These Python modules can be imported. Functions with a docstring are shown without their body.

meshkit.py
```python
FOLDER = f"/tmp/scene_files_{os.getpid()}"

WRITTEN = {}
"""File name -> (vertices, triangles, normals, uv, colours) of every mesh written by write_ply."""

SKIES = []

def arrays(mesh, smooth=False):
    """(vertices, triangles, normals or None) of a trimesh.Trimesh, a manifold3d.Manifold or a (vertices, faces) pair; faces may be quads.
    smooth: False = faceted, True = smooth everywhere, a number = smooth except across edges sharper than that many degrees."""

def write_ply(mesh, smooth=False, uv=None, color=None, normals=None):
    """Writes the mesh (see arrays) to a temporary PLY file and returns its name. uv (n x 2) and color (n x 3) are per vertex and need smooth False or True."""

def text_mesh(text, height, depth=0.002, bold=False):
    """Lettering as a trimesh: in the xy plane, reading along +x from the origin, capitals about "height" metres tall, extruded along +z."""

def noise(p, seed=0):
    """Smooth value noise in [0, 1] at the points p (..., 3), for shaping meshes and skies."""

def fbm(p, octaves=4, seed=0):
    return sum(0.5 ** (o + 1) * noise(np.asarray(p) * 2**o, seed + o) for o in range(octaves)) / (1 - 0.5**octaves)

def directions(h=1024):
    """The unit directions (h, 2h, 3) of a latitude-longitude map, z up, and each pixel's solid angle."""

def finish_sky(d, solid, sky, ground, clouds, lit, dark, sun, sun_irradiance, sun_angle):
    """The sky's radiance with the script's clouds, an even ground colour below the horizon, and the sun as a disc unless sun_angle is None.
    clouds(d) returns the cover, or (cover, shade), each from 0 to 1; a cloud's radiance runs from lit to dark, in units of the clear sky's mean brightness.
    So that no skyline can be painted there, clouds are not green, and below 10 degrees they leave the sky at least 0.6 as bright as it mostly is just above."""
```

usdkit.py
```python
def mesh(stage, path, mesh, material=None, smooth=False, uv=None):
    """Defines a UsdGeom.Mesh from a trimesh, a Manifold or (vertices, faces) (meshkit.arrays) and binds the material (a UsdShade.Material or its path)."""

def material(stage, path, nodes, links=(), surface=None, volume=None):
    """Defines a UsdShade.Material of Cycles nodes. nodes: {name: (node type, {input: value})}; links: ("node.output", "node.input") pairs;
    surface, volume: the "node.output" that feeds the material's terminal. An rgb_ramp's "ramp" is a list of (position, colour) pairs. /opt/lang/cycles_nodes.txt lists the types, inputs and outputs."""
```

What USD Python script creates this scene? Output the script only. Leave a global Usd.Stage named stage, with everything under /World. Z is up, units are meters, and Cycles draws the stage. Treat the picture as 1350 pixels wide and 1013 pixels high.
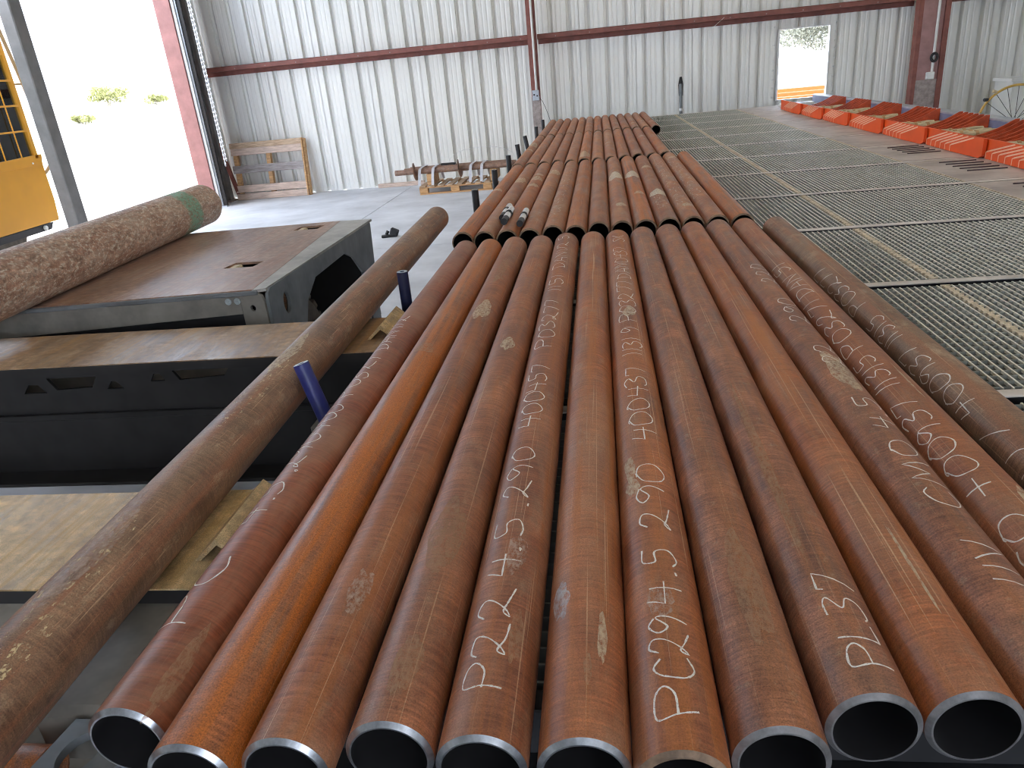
import math, random
import numpy as np, trimesh, usdkit, meshkit
import manifold3d as m3
from shapely.geometry import Polygon, box as sbox
from pxr import Usd, UsdGeom, UsdLux, UsdShade, Gf, Sdf

rng = random.Random(7)
stage = Usd.Stage.CreateInMemory()
UsdGeom.SetStageUpAxis(stage, UsdGeom.Tokens.z)
UsdGeom.SetStageMetersPerUnit(stage, 1.0)
world = UsdGeom.Xform.Define(stage, '/World')
stage.SetDefaultPrim(world.GetPrim())
UsdGeom.Scope.Define(stage, '/World/Looks')

# ------------------------------------------------------------------ camera, sky, sun, exposure
EXPOSURE = 2.38
cam = UsdGeom.Camera.Define(stage, '/World/Camera')
Rt = (0.9905184, 0.10405921, -0.08969383)
Up = (0.04153047, 0.39553051, 0.9175134)
Bk = (0.13095236, -0.91253893, 0.38745861)
cam.AddTransformOp().Set(Gf.Matrix4d(*Rt, 0, *Up, 0, *Bk, 0, 0, 0, 1.69, 1))
cam.CreateHorizontalApertureAttr(36.0)
cam.CreateVerticalApertureAttr(36.0 * 1013 / 1350)
cam.CreateFocalLengthAttr(36.0 * 970.78 / 1350)
cam.CreateClippingRangeAttr(Gf.Vec2f(0.05, 500))
cam.CreateExposureAttr(EXPOSURE)

SKY, SUN = 1.0, 3.6
dome = UsdLux.DomeLight.Define(stage, '/World/Sky')
dome.CreateIntensityAttr(1.0)
sky = usdkit.material(stage, '/World/Looks/sky', {
    'tc': ('texture_coordinate', {}),
    'n': ('noise_texture', {'scale': 2.2, 'detail': 6.0, 'roughness': 0.6}),
    'r': ('rgb_ramp', {'ramp': [(0.42, (0.68, 0.84, 1.12)), (0.66, (1.20, 1.21, 1.22))]}),
    'bg': ('background_shader', {'strength': SKY})},
    [('tc.generated', 'n.vector'), ('n.fac', 'r.fac'), ('r.color', 'bg.color')], surface='bg.background')
UsdShade.MaterialBindingAPI.Apply(dome.GetPrim()).Bind(sky)
sun = UsdLux.DistantLight.Define(stage, '/World/Sun')
sun.CreateIntensityAttr(SUN)
sun.CreateAngleAttr(0.53)
sun.CreateColorAttr(Gf.Vec3f(1.0, 0.95, 0.86))
# the sun stands high beyond the far wall: it lights the yard, and enters only through the hole in that wall
sun.AddRotateXYZOp().Set(Gf.Vec3f(-30, 0, -20))

# ------------------------------------------------------------------ helpers
count = {}
def numbered(parent, name):
    k = (parent, name); i = count.get(k, 0); count[k] = i + 1
    return f'{parent}/{name}' + (f'_{i:03d}' if i else '')

class Thing:
    def __init__(s, prim, loc): s.prim, s.path, s.loc = prim, str(prim.GetPath()), np.array(loc, float)

def setdata(prim, label=None, cat=None, group=None, kind=None):
    for k, v in (('label', label), ('category', cat), ('group', group), ('kind', kind)):
        if v: prim.SetCustomDataByKey(k, v)

def thing(name, label, cat, loc=(0, 0, 0), group=None, kind=None):
    x = UsdGeom.Xform.Define(stage, numbered('/World', name))
    x.AddTranslateOp().Set(Gf.Vec3d(*map(float, loc)))
    setdata(x.GetPrim(), label, cat, group, kind)
    return Thing(x.GetPrim(), loc)

def part(parent, name, mesh, m, label=None, smooth=30, kind=None):
    """mesh in world coordinates; stored relative to the thing's base"""
    v, f = MV(mesh)
    mm = usdkit.mesh(stage, numbered(parent.path, name), trimesh.Trimesh(v - parent.loc, f, process=False), m, smooth=smooth)
    setdata(mm.GetPrim(), label, None, None, kind)
    return Thing(mm.GetPrim(), parent.loc)

def single(name, mesh, m, label, cat, group=None, kind=None, smooth=30):
    v, f = MV(mesh)
    mm = usdkit.mesh(stage, numbered('/World', name), trimesh.Trimesh(v, f, process=False), m, smooth=smooth)
    setdata(mm.GetPrim(), label, cat, group, kind)
    return Thing(mm.GetPrim(), (0, 0, 0))

def MV(mesh):
    if isinstance(mesh, list): mesh = trimesh.util.concatenate([tm(x) for x in mesh])
    mesh = tm(mesh)
    return np.array(mesh.vertices), np.array(mesh.faces)

def tm(x):
    if isinstance(x, trimesh.Trimesh): return x
    if isinstance(x, m3.Manifold):
        q = x.to_mesh(); return trimesh.Trimesh(q.vert_properties[:, :3], q.tri_verts, process=False)
    return trimesh.Trimesh(x[0], x[1], process=False)

def mani(x):
    x = tm(x); x = trimesh.Trimesh(x.vertices, x.faces); x.merge_vertices()
    return m3.Manifold(m3.Mesh(np.array(x.vertices, np.float32), np.array(x.faces, np.uint32)))

def bx(x0, x1, y0, y1, z0, z1, c=0.0):
    """a box, its edges chamfered by c"""
    if c <= 0:
        m = trimesh.creation.box([x1 - x0, y1 - y0, z1 - z0]); m.apply_translation([(x0 + x1) / 2, (y0 + y1) / 2, (z0 + z1) / 2]); return m
    P = []
    for i in (0, 1):
        for j in (0, 1):
            for k in (0, 1):
                p = np.array([(x0, x1)[i], (y0, y1)[j], (z0, z1)[k]]); s = np.array([1 - 2 * i, 1 - 2 * j, 1 - 2 * k]) * c
                for a in range(3):
                    q = p.copy(); q[(a + 1) % 3] += s[(a + 1) % 3]; q[(a + 2) % 3] += s[(a + 2) % 3]; P.append(q)
    return trimesh.convex.convex_hull(np.array(P))

def rot(mesh, axis, deg, at):
    m = tm(mesh).copy(); m.apply_transform(trimesh.transformations.rotation_matrix(math.radians(deg), axis, at)); return m

def prism(poly, axis, lo, hi):
    """poly in the two other axes (x: y,z; y: x,z; z: x,y), extruded along axis"""
    p = poly if isinstance(poly, Polygon) else Polygon(poly)
    m = trimesh.creation.extrude_polygon(p, hi - lo, engine='earcut')
    v = np.array(m.vertices); a, b, h = v[:, 0], v[:, 1], v[:, 2] + lo
    w = {'x': np.c_[h, a, b], 'y': np.c_[a, h, b], 'z': np.c_[a, b, h]}[axis]
    f = np.array(m.faces)
    if axis == 'y': f = f[:, ::-1]
    return trimesh.Trimesh(w, f, process=False)

def cyl(p, q, r, n=20, r2=None):
    """a solid rod from p to q"""
    p, q = np.array(p, float), np.array(q, float); d = q - p; L = np.linalg.norm(d)
    u, w = frame(d / L); t = np.linspace(0, 2 * np.pi, n, endpoint=False)
    ring = np.cos(t)[:, None] * u + np.sin(t)[:, None] * w
    v = np.vstack([p + r * ring, q + (r2 if r2 is not None else r) * ring, [p], [q]])
    i = np.arange(n); j = (i + 1) % n
    f = np.vstack([np.c_[i, j, j + n], np.c_[i, j + n, i + n], np.c_[j, i, np.full(n, 2 * n)], np.c_[i + n, j + n, np.full(n, 2 * n + 1)]])
    return trimesh.Trimesh(v, f, process=False)

def frame(d):
    a = np.array([0, 0, 1.0]) if abs(d[2]) < 0.9 else np.array([1.0, 0, 0])
    u = np.cross(d, a); u /= np.linalg.norm(u); return u, np.cross(u, d) * -1

def tube(points, r, n=8, closed=False):
    """a rod of radius r along a polyline"""
    P = np.array(points, float); m = len(P); V = []; F = []
    T = np.gradient(P, axis=0) if not closed else np.roll(P, -1, 0) - np.roll(P, 1, 0)
    T /= np.linalg.norm(T, axis=1)[:, None]
    u, _ = frame(T[0]); t = np.linspace(0, 2 * np.pi, n, endpoint=False)
    for k in range(m):
        u = u - (u @ T[k]) * T[k]; u /= np.linalg.norm(u); w = np.cross(T[k], u)
        V.append(P[k] + r * (np.cos(t)[:, None] * u + np.sin(t)[:, None] * w))
    V = np.vstack(V); i = np.arange(n); j = (i + 1) % n
    for k in range(m if closed else m - 1):
        a, b = k * n, ((k + 1) % m) * n
        F += [np.c_[a + i, a + j, b + j], np.c_[a + i, b + j, b + i]]
    if not closed:
        F += [np.c_[np.zeros(n - 2, int), i[2:], i[1:-1]], np.c_[np.zeros(n - 2, int), i[1:-1], i[2:]] + (m - 1) * n]
    return trimesh.Trimesh(V, np.vstack(F), process=False)

def lathe(profile, p, q, n=64):
    """profile of (radius, distance along p->q), revolved; open surface"""
    p, q = np.array(p, float), np.array(q, float); d = (q - p) / np.linalg.norm(q - p)
    u, w = frame(d); t = np.linspace(0, 2 * np.pi, n, endpoint=False)
    ring = np.cos(t)[:, None] * u + np.sin(t)[:, None] * w
    V = np.vstack([p + d * s + r * ring for r, s in profile]); i = np.arange(n); j = (i + 1) % n
    F = [np.vstack([np.c_[a + i, a + j, b + j], np.c_[a + i, b + j, b + i]]) for a, b in ((k * n, k * n + n) for k in range(len(profile) - 1))]
    return trimesh.Trimesh(V, np.vstack(F), process=False)

def catmull(P, k=6, closed=False):
    P = np.array(P, float)
    if len(P) < 3: return np.array([P[0] + (P[-1] - P[0]) * t for t in np.linspace(0, 1, k + 1)])
    Q = np.vstack([P[-1], P, P[:2]]) if closed else np.vstack([2 * P[0] - P[1], P, 2 * P[-1] - P[-2]]); out = []
    for i in range(1, len(Q) - 2):
        for t in np.linspace(0, 1, k, endpoint=False):
            a, b, c, d = Q[i - 1:i + 3]
            out.append(0.5 * (2 * b + (c - a) * t + (2 * a - 5 * b + 4 * c - d) * t * t + (3 * b - a - 3 * c + d) * t ** 3))
    if not closed: out.append(P[-1])
    return np.array(out)

# ------------------------------------------------------------------ materials
LK = '/World/Looks/'
def plain(name, col, rough=0.5, metal=0.0, var=0.18, scale=6.0, bump=0.0, bscale=60.0, col2=None, stretch=(1, 1, 1), spec=0.5, trans=0.0):
    """principled with a soft variation of tone and a little relief"""
    c2 = col2 or tuple(c * (1 - var) for c in col); c1 = tuple(min(1, c * (1 + var * 0.6)) for c in col)
    nodes = {'g': ('geometry', {}), 'mp': ('mapping', {'scale': stretch}),
             'n': ('noise_texture', {'scale': scale, 'detail': 5.0, 'roughness': 0.62}),
             'r': ('rgb_ramp', {'ramp': [(0.32, c2), (0.66, c1)]}),
             'p': ('principled_bsdf', {'roughness': rough, 'metallic': metal, 'specular_ior_level': spec, 'transmission_weight': trans})}
    links = [('g.position', 'mp.vector'), ('mp.vector', 'n.vector'), ('n.fac', 'r.fac'), ('r.color', 'p.base_color')]
    if bump:
        nodes['n2'] = ('noise_texture', {'scale': bscale, 'detail': 4.0})
        nodes['b'] = ('bump', {'strength': bump, 'distance': 0.004})
        links += [('g.position', 'n2.vector'), ('n2.fac', 'b.height'), ('b.normal', 'p.normal')]
    return usdkit.material(stage, LK + name, nodes, links, surface='p.BSDF')

def rust(name, dark, mid, light, orange, o_amt=0.5, dust=(0.44, 0.33, 0.22), d_amt=0.35, scratch=0.4, rough=(0.38, 0.62), grain=0.5, blotch=12.0, d_lo=0.57, o_lo=0.50, rings=(9, 190, 16), haze=0.5, dscale=(22, 9, 22), gain=1.32):
    def tw(c):                       # a touch lighter and richer
        g = sum(c) / 3; return tuple(max(0.004, gain * (g + (x - g) * 1.10)) for x in c)
    dark, mid, light = tw(tuple(0.85 * x for x in dark)), tw(mid), tw(tuple(1.15 * x for x in light))
    nodes = {
        'g': ('geometry', {}),
        'm1': ('mapping', {'scale': (1, 0.35, 1)}), 'n1': ('noise_texture', {'scale': blotch, 'detail': 6.0, 'roughness': 0.65}),
        'r1': ('rgb_ramp', {'ramp': [(0.30, dark), (0.5, mid), (0.70, light)]}),
        # drawn rings of the rolling mill, slightly helical
        'm2': ('mapping', {'scale': rings, 'rotation': (0.05, 0, 0.12)}), 'n2': ('noise_texture', {'scale': 1.0, 'detail': 4.0, 'roughness': 0.6}),
        'r2': ('rgb_ramp', {'ramp': [(0.32, (0.60, 0.57, 0.57)), (0.5, (1, 1, 1)), (0.68, (1.48, 1.42, 1.36))]}),
        'x2': ('mix', {'mix_type': 'multiply', 'fac': 0.72}),
        # long streaks of fresh rust
        'm3': ('mapping', {'scale': (42, 1.3, 42)}), 'n3': ('noise_texture', {'scale': 1.0, 'detail': 5.0, 'roughness': 0.6}),
        'r3': ('rgb_ramp', {'ramp': [(o_lo - 0.02, (0, 0, 0)), (o_lo + 0.15, (min(1.0, o_amt * 1.25),) * 3)]}),
        'x3': ('mix', {'mix_type': 'mix', 'color2': orange}),
        # dusty scuffs
        'm4': ('mapping', {'scale': dscale, 'rotation': (0, 0, 0.5)}), 'n4': ('noise_texture', {'scale': 1.0, 'detail': 7.0, 'roughness': 0.7}),
        'r4': ('rgb_ramp', {'ramp': [(d_lo, (0, 0, 0)), (d_lo + 0.16, (d_amt,) * 3)]}),
        'x4': ('mix', {'mix_type': 'mix', 'color2': dust}),
        # fine scratches along the pipe
        'm5': ('mapping', {'scale': (330, 1.6, 330)}), 'n5': ('noise_texture', {'scale': 1.0, 'detail': 2.0}),
        'r5': ('rgb_ramp', {'ramp': [(0.655, (0, 0, 0)), (0.72, (min(1.0, scratch * 1.3),) * 3)]}),
        'x5': ('mix', {'mix_type': 'mix', 'color2': (0.66, 0.42, 0.25)}),
        # rust grain
        'n6': ('noise_texture', {'scale': 420.0, 'detail': 3.0, 'roughness': 0.7}),
        'r6': ('rgb_ramp', {'ramp': [(0.33, (1 - grain * 0.55,) * 3), (0.5, (1, 1, 1)), (0.70, (1 + grain * 0.45,) * 3)]}),
        'x6': ('mix', {'mix_type': 'multiply', 'fac': 1.0}),
        # a thin pale bloom of dry rust in broad bands
        'm7': ('mapping', {'scale': (6, 2.6, 6)}), 'n7': ('noise_texture', {'scale': 1.0, 'detail': 6.0, 'roughness': 0.68, 'distortion': 0.6}),
        'r7': ('rgb_ramp', {'ramp': [(0.46, (0, 0, 0)), (0.68, (haze,) * 3)]}),
        'x7': ('mix', {'mix_type': 'mix', 'color2': tuple(0.45 * a + 0.55 * b for a, b in zip(light, dust))}),
        'rr': ('map_range', {'from_min': 0.3, 'from_max': 0.7, 'to_min': rough[0], 'to_max': rough[1], 'clamp': True}),
        'ha': ('math', {'math_type': 'multiply_add', 'value2': 0.5}),
        'b': ('bump', {'strength': 0.30, 'distance': 0.0016}),
        'p': ('principled_bsdf', {'specular_ior_level': 0.5})}
    L = [('g.position', f'm{i}.vector') for i in (1, 2, 3, 4, 5, 7)] + [(f'm{i}.vector', f'n{i}.vector') for i in (1, 2, 3, 4, 5, 7)] + [('g.position', 'n6.vector')]
    L += [(f'n{i}.fac', f'r{i}.fac') for i in (1, 2, 3, 4, 5, 6, 7)]
    L += [('r1.color', 'x2.color1'), ('r2.color', 'x2.color2'), ('x2.color', 'x7.color1'), ('r7.color', 'x7.fac'), ('x7.color', 'x3.color1'), ('r3.color', 'x3.fac'), ('x3.color', 'x4.color1'), ('r4.color', 'x4.fac'),
          ('x4.color', 'x5.color1'), ('r5.color', 'x5.fac'), ('x5.color', 'x6.color1'), ('r6.color', 'x6.color2'), ('x6.color', 'p.base_color'),
          ('n1.fac', 'rr.value'), ('rr.result', 'p.roughness'), ('n6.fac', 'ha.value1'), ('n2.fac', 'ha.value3'), ('ha.value', 'b.height'), ('b.normal', 'p.normal')]
    return usdkit.material(stage, LK + name, nodes, L, surface='p.BSDF')

OR = (0.42, 0.13, 0.028)
R_RED = rust('rust_smooth_red', (0.150, 0.045, 0.024), (0.185, 0.056, 0.029), (0.215, 0.070, 0.038), OR, 0.10, d_amt=0.18, scratch=0.1, rough=(0.36, 0.50), grain=0.15, d_lo=0.62)
R_ORANGE = rust('rust_orange', (0.15, 0.058, 0.034), (0.22, 0.080, 0.038), (0.30, 0.105, 0.042), (0.50, 0.140, 0.020), 0.95, d_amt=0.15, scratch=0.25, rough=(0.36, 0.55), grain=0.9, o_lo=0.44)
R_BROWN = rust('rust_brown', (0.15, 0.054, 0.030), (0.21, 0.078, 0.042), (0.29, 0.118, 0.064), OR, 0.45, d_amt=0.34, scratch=0.5, grain=0.5)
R_BROWN2 = rust('rust_brown_dusty', (0.16, 0.060, 0.034), (0.22, 0.086, 0.047), (0.31, 0.132, 0.074), OR, 0.35, dust=(0.44, 0.29, 0.18), d_amt=0.45, scratch=0.35, grain=0.6, d_lo=0.56, haze=0.4)
R_PURPLE = rust('rust_dark_mottled', (0.13, 0.055, 0.036), (0.20, 0.084, 0.050), (0.30, 0.134, 0.080), (0.42, 0.15, 0.045), 0.4, d_amt=0.5, scratch=0.35, grain=0.75, blotch=22, haze=0.3, dscale=(45, 40, 45))
R_FOXY = rust('rust_foxy', (0.16, 0.056, 0.030), (0.24, 0.084, 0.040), (0.33, 0.124, 0.058), (0.46, 0.15, 0.035), 0.6, d_amt=0.32, scratch=0.6, grain=0.55)
R_FAR = rust('rust_far', (0.17, 0.066, 0.036), (0.26, 0.102, 0.056), (0.36, 0.168, 0.092), (0.44, 0.17, 0.060), 0.5, d_amt=0.55, scratch=0.3, grain=0.6, d_lo=0.53)
R_GREY = rust('rust_grey_brown', (0.14, 0.074, 0.046), (0.215, 0.118, 0.073), (0.31, 0.180, 0.112), (0.36, 0.13, 0.06), 0.5, dust=(0.56, 0.42, 0.27), d_amt=0.6, scratch=0.5, grain=0.7, d_lo=0.56, blotch=16, gain=1.0, haze=0.35)
R_OLD = rust('rust_old_scaly', (0.17, 0.100, 0.068), (0.28, 0.172, 0.122), (0.42, 0.285, 0.210), (0.36, 0.15, 0.09), 0.4, dust=(0.76, 0.68, 0.55), d_amt=0.95, scratch=0.2, grain=1.6, blotch=45, d_lo=0.50, rough=(0.5, 0.75), rings=(60, 90, 60), dscale=(70, 38, 70))
PLATE_TAN = rust('plate_tan', (0.22, 0.150, 0.078), (0.42, 0.300, 0.160), (0.60, 0.450, 0.260), (0.52, 0.30, 0.09), 0.6, dust=(0.70, 0.58, 0.38), d_amt=0.7, scratch=0.1, grain=0.8, blotch=14, rings=(26, 40, 26))
PLATE_BROWN = rust('plate_brown', (0.13, 0.080, 0.046), (0.22, 0.140, 0.082), (0.34, 0.230, 0.140), (0.46, 0.24, 0.07), 0.45, dust=(0.60, 0.52, 0.40), d_amt=0.5, scratch=0.1, grain=0.5, blotch=8, rough=(0.32, 0.55), rings=(26, 40, 26))
DECK = rust('deck_brown', (0.15, 0.090, 0.062), (0.22, 0.138, 0.098), (0.30, 0.200, 0.148), (0.28, 0.11, 0.05), 0.45, dust=(0.46, 0.38, 0.30), d_amt=0.3, scratch=0.1, grain=0.4, blotch=5, rough=(0.33, 0.5), rings=(26, 40, 26))
ENDS = plain('machined_steel', (0.46, 0.48, 0.51), 0.26, 0.95, 0.25, 30, stretch=(3, 1, 3))
ENDS_DARK = plain('machined_steel_dull', (0.26, 0.25, 0.25), 0.42, 0.7, 0.35, 40)
ENDS_WORN = plain('pipe_edge_worn', (0.26, 0.17, 0.11), 0.6, 0.2, 0.5, 40)
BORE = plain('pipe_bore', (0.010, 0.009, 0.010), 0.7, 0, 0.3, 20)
def chalky(name, col, lo=0.36, hi=0.46):
    return usdkit.material(stage, LK + name, {
        'g': ('geometry', {}), 'n': ('noise_texture', {'scale': 700.0, 'detail': 2.0}),
        'r': ('rgb_ramp', {'ramp': [(lo, (0, 0, 0)), (hi, (1, 1, 1))]}),
        't': ('transparent_bsdf', {}), 'd': ('principled_bsdf', {'base_color': col, 'roughness': 0.9, 'specular_ior_level': 0.1}), 'm': ('mix_closure', {})},
        [('g.position', 'n.vector'), ('n.fac', 'r.fac'), ('r.color', 'm.fac'), ('t.BSDF', 'm.closure1'), ('d.BSDF', 'm.closure2')], surface='m.closure')
CHALK = chalky('chalk', (0.90, 0.86, 0.80), 0.33, 0.43)
CHALK_OLD = chalky('chalk_faded', (0.62, 0.52, 0.42), 0.42, 0.55)
def smear_mat(name, col, lo, hi, scale=130.0):
    return usdkit.material(stage, LK + name, {
        'g': ('geometry', {}), 'mp': ('mapping', {'scale': (1, 0.5, 1)}), 'n': ('noise_texture', {'scale': scale, 'detail': 6.0, 'roughness': 0.75}),
        'r': ('rgb_ramp', {'ramp': [(lo, (0, 0, 0)), (hi, (0.9, 0.9, 0.9))]}),
        't': ('transparent_bsdf', {}), 'd': ('principled_bsdf', {'base_color': col, 'roughness': 0.8}), 'm': ('mix_closure', {})},
        [('g.position', 'mp.vector'), ('mp.vector', 'n.vector'), ('n.fac', 'r.fac'), ('r.color', 'm.fac'), ('t.BSDF', 'm.closure1'), ('d.BSDF', 'm.closure2')], surface='m.closure')
SM_CREAM = smear_mat('smear_cream', (0.68, 0.54, 0.36), 0.38, 0.64)
SM_SILVER = smear_mat('smear_silver', (0.58, 0.60, 0.62), 0.40, 0.70)
SM_PALE = smear_mat('smear_pale', (0.82, 0.72, 0.56), 0.30, 0.62)
SPECK = smear_mat('speck_cream', (0.78, 0.62, 0.34), 0.57, 0.64, 95)
SM_MUD = smear_mat('smear_mud', (0.40, 0.22, 0.115), 0.38, 0.72)
SM_GREY = smear_mat('smear_grey', (0.52, 0.37, 0.28), 0.44, 0.70)
SM_GREEN = smear_mat('paint_green', (0.30, 0.50, 0.34), 0.42, 0.66, 60)
CONCRETE = plain('concrete', (0.60, 0.61, 0.64), 0.75, 0, 0.20, 1.3, 0.15, 40)
CALICHE = plain('caliche_ground', (0.80, 0.76, 0.68), 0.9, 0, 0.12, 0.8, 0.3, 8)
WALL = plain('wall_sheet_metal', (0.82, 0.81, 0.765), 0.33, 0.1, 0.05, 1.6, stretch=(1, 1, 0.35))
ROOF = plain('roof_sheet_metal', (0.66, 0.66, 0.64), 0.5, 0, 0.05)
PRIMER = plain('red_primer', (0.245, 0.085, 0.066), 0.55, 0, 0.25, 7, stretch=(1, 1, 1))
PRIMER_PALE = plain('red_primer_pale', (0.36, 0.165, 0.15), 0.6, 0, 0.2, 5)  # paler primer tone for the jamb face
PRIMER_GREY = plain('primer_grey_worn', (0.36, 0.30, 0.28), 0.7, 0, 0.35, 18)
DARKSTEEL = plain('dark_steel', (0.028, 0.026, 0.026), 0.5, 0.3, 0.3, 9)
BLACK = plain('black_paint', (0.018, 0.018, 0.020), 0.5, 0, 0.3, 12)
GREYSTEEL = plain('grey_steel', (0.20, 0.215, 0.225), 0.42, 0.45, 0.28, 7, 0.06, 150)
GREYDUST = plain('grey_steel_dusty', (0.24, 0.22, 0.19), 0.6, 0.15, 0.3, 6)
POSTGREY = plain('post_grey', (0.20, 0.19, 0.18), 0.5, 0.1, 0.2, 5)
GRATE = plain('grating_steel', (0.27, 0.27, 0.23), 0.55, 0.1, 0.25, 9)
GRATE_TOP = plain('grating_rods_worn', (0.80, 0.76, 0.64), 0.45, 0.1, 0.2, 12)
GRATE_TAN = plain('grating_band_tan', (0.70, 0.58, 0.42), 0.6, 0.1, 0.25, 25)
SHEET = plain('dusty_sheet', (0.50, 0.43, 0.39), 0.6, 0.05, 0.25, 3.5, col2=(0.36, 0.30, 0.27))
RAIL = plain('rail_pale', (0.70, 0.63, 0.57), 0.5, 0.2, 0.2, 6)
ORANGE = plain('orange_paint', (0.80, 0.088, 0.005), 0.5, 0, 0.10, 4)
ORANGE_DK = plain('orange_paint_scuffed', (0.60, 0.085, 0.020), 0.5, 0, 0.3, 14)
WHITE = plain('white_plastic', (0.78, 0.78, 0.76), 0.45, 0, 0.06)
GALV = plain('galvanised', (0.50, 0.53, 0.58), 0.38, 0.6, 0.2, 8)
NAVY = plain('navy_paint', (0.030, 0.036, 0.170), 0.40, 0, 0.25, 20)
NAVY_DK = plain('navy_paint_dark', (0.012, 0.015, 0.050), 0.42, 0, 0.25, 20)
BAREEND = plain('bare_pipe_cut', (0.50, 0.56, 0.58), 0.4, 0.5, 0.2, 40)
PINSTEEL = plain('bright_pin_steel', (0.85, 0.85, 0.84), 0.35, 0.9, 0.12, 40)
YELLOW = plain('machine_yellow', (0.74, 0.34, 0.022), 0.33, 0, 0.06, 2)
YELLOW_RAIL = plain('machine_rail', (0.42, 0.27, 0.12), 0.4, 0.1, 0.1, 3)
RUBBER = plain('rubber', (0.13, 0.11, 0.09), 0.8, 0, 0.4, 14, 0.2, 60)
LEAF = plain('bush_leaves', (0.34, 0.34, 0.13), 0.7, 0, 0.35, 6)
LEAF_PALE = plain('tree_leaves_pale', (0.20, 0.20, 0.15), 0.7, 0, 0.3, 6)
BARK = plain('bark', (0.48, 0.42, 0.33), 0.9, 0, 0.3, 20)
CREAM = plain('cream_wood', (0.68, 0.55, 0.34), 0.6, 0, 0.3, 14, stretch=(1, 4, 4))
STRAP = plain('strap_grey', (0.58, 0.58, 0.62), 0.6, 0, 0.1, 30)
RIMYEL = plain('rim_yellow', (0.66, 0.42, 0.10), 0.45, 0, 0.15, 9)
def wood(name, a, b): return plain(name, b, 0.7, 0, 0.3, 5.0, 0.15, 90, col2=a, stretch=(1.2, 6, 9))
WOOD_A, WOOD_B = wood('wood_tan', (0.36, 0.24, 0.15), (0.60, 0.44, 0.30)), wood('wood_pinkish', (0.46, 0.34, 0.27), (0.64, 0.50, 0.42))
WOOD_C, WOOD_D = wood('wood_greyed', (0.22, 0.19, 0.18), (0.38, 0.34, 0.33)), wood('wood_orange', (0.40, 0.22, 0.10), (0.60, 0.36, 0.17))
GLASS = usdkit.material(stage, LK + 'cab_glass', {
    'f': ('fresnel', {'IOR': 1.45}), 't': ('transparent_bsdf', {'color': (0.55, 0.62, 0.62)}), 'gl': ('glossy_bsdf', {'color': (0.9, 0.9, 0.9), 'roughness': 0.03}), 'm': ('mix_closure', {})},
    [('f.fac', 'm.fac'), ('t.BSDF', 'm.closure1'), ('gl.BSDF', 'm.closure2')], surface='m.closure')

# ------------------------------------------------------------------ the shed
WY = 13.40          # far wall
S = lambda t: np.clip(t, 0, 1) ** 2 * (3 - 2 * np.clip(t, 0, 1))
def berm(x, y): return 2.05 * S((y - 11) / 12) * S((-8.5 - x) / 6)

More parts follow.
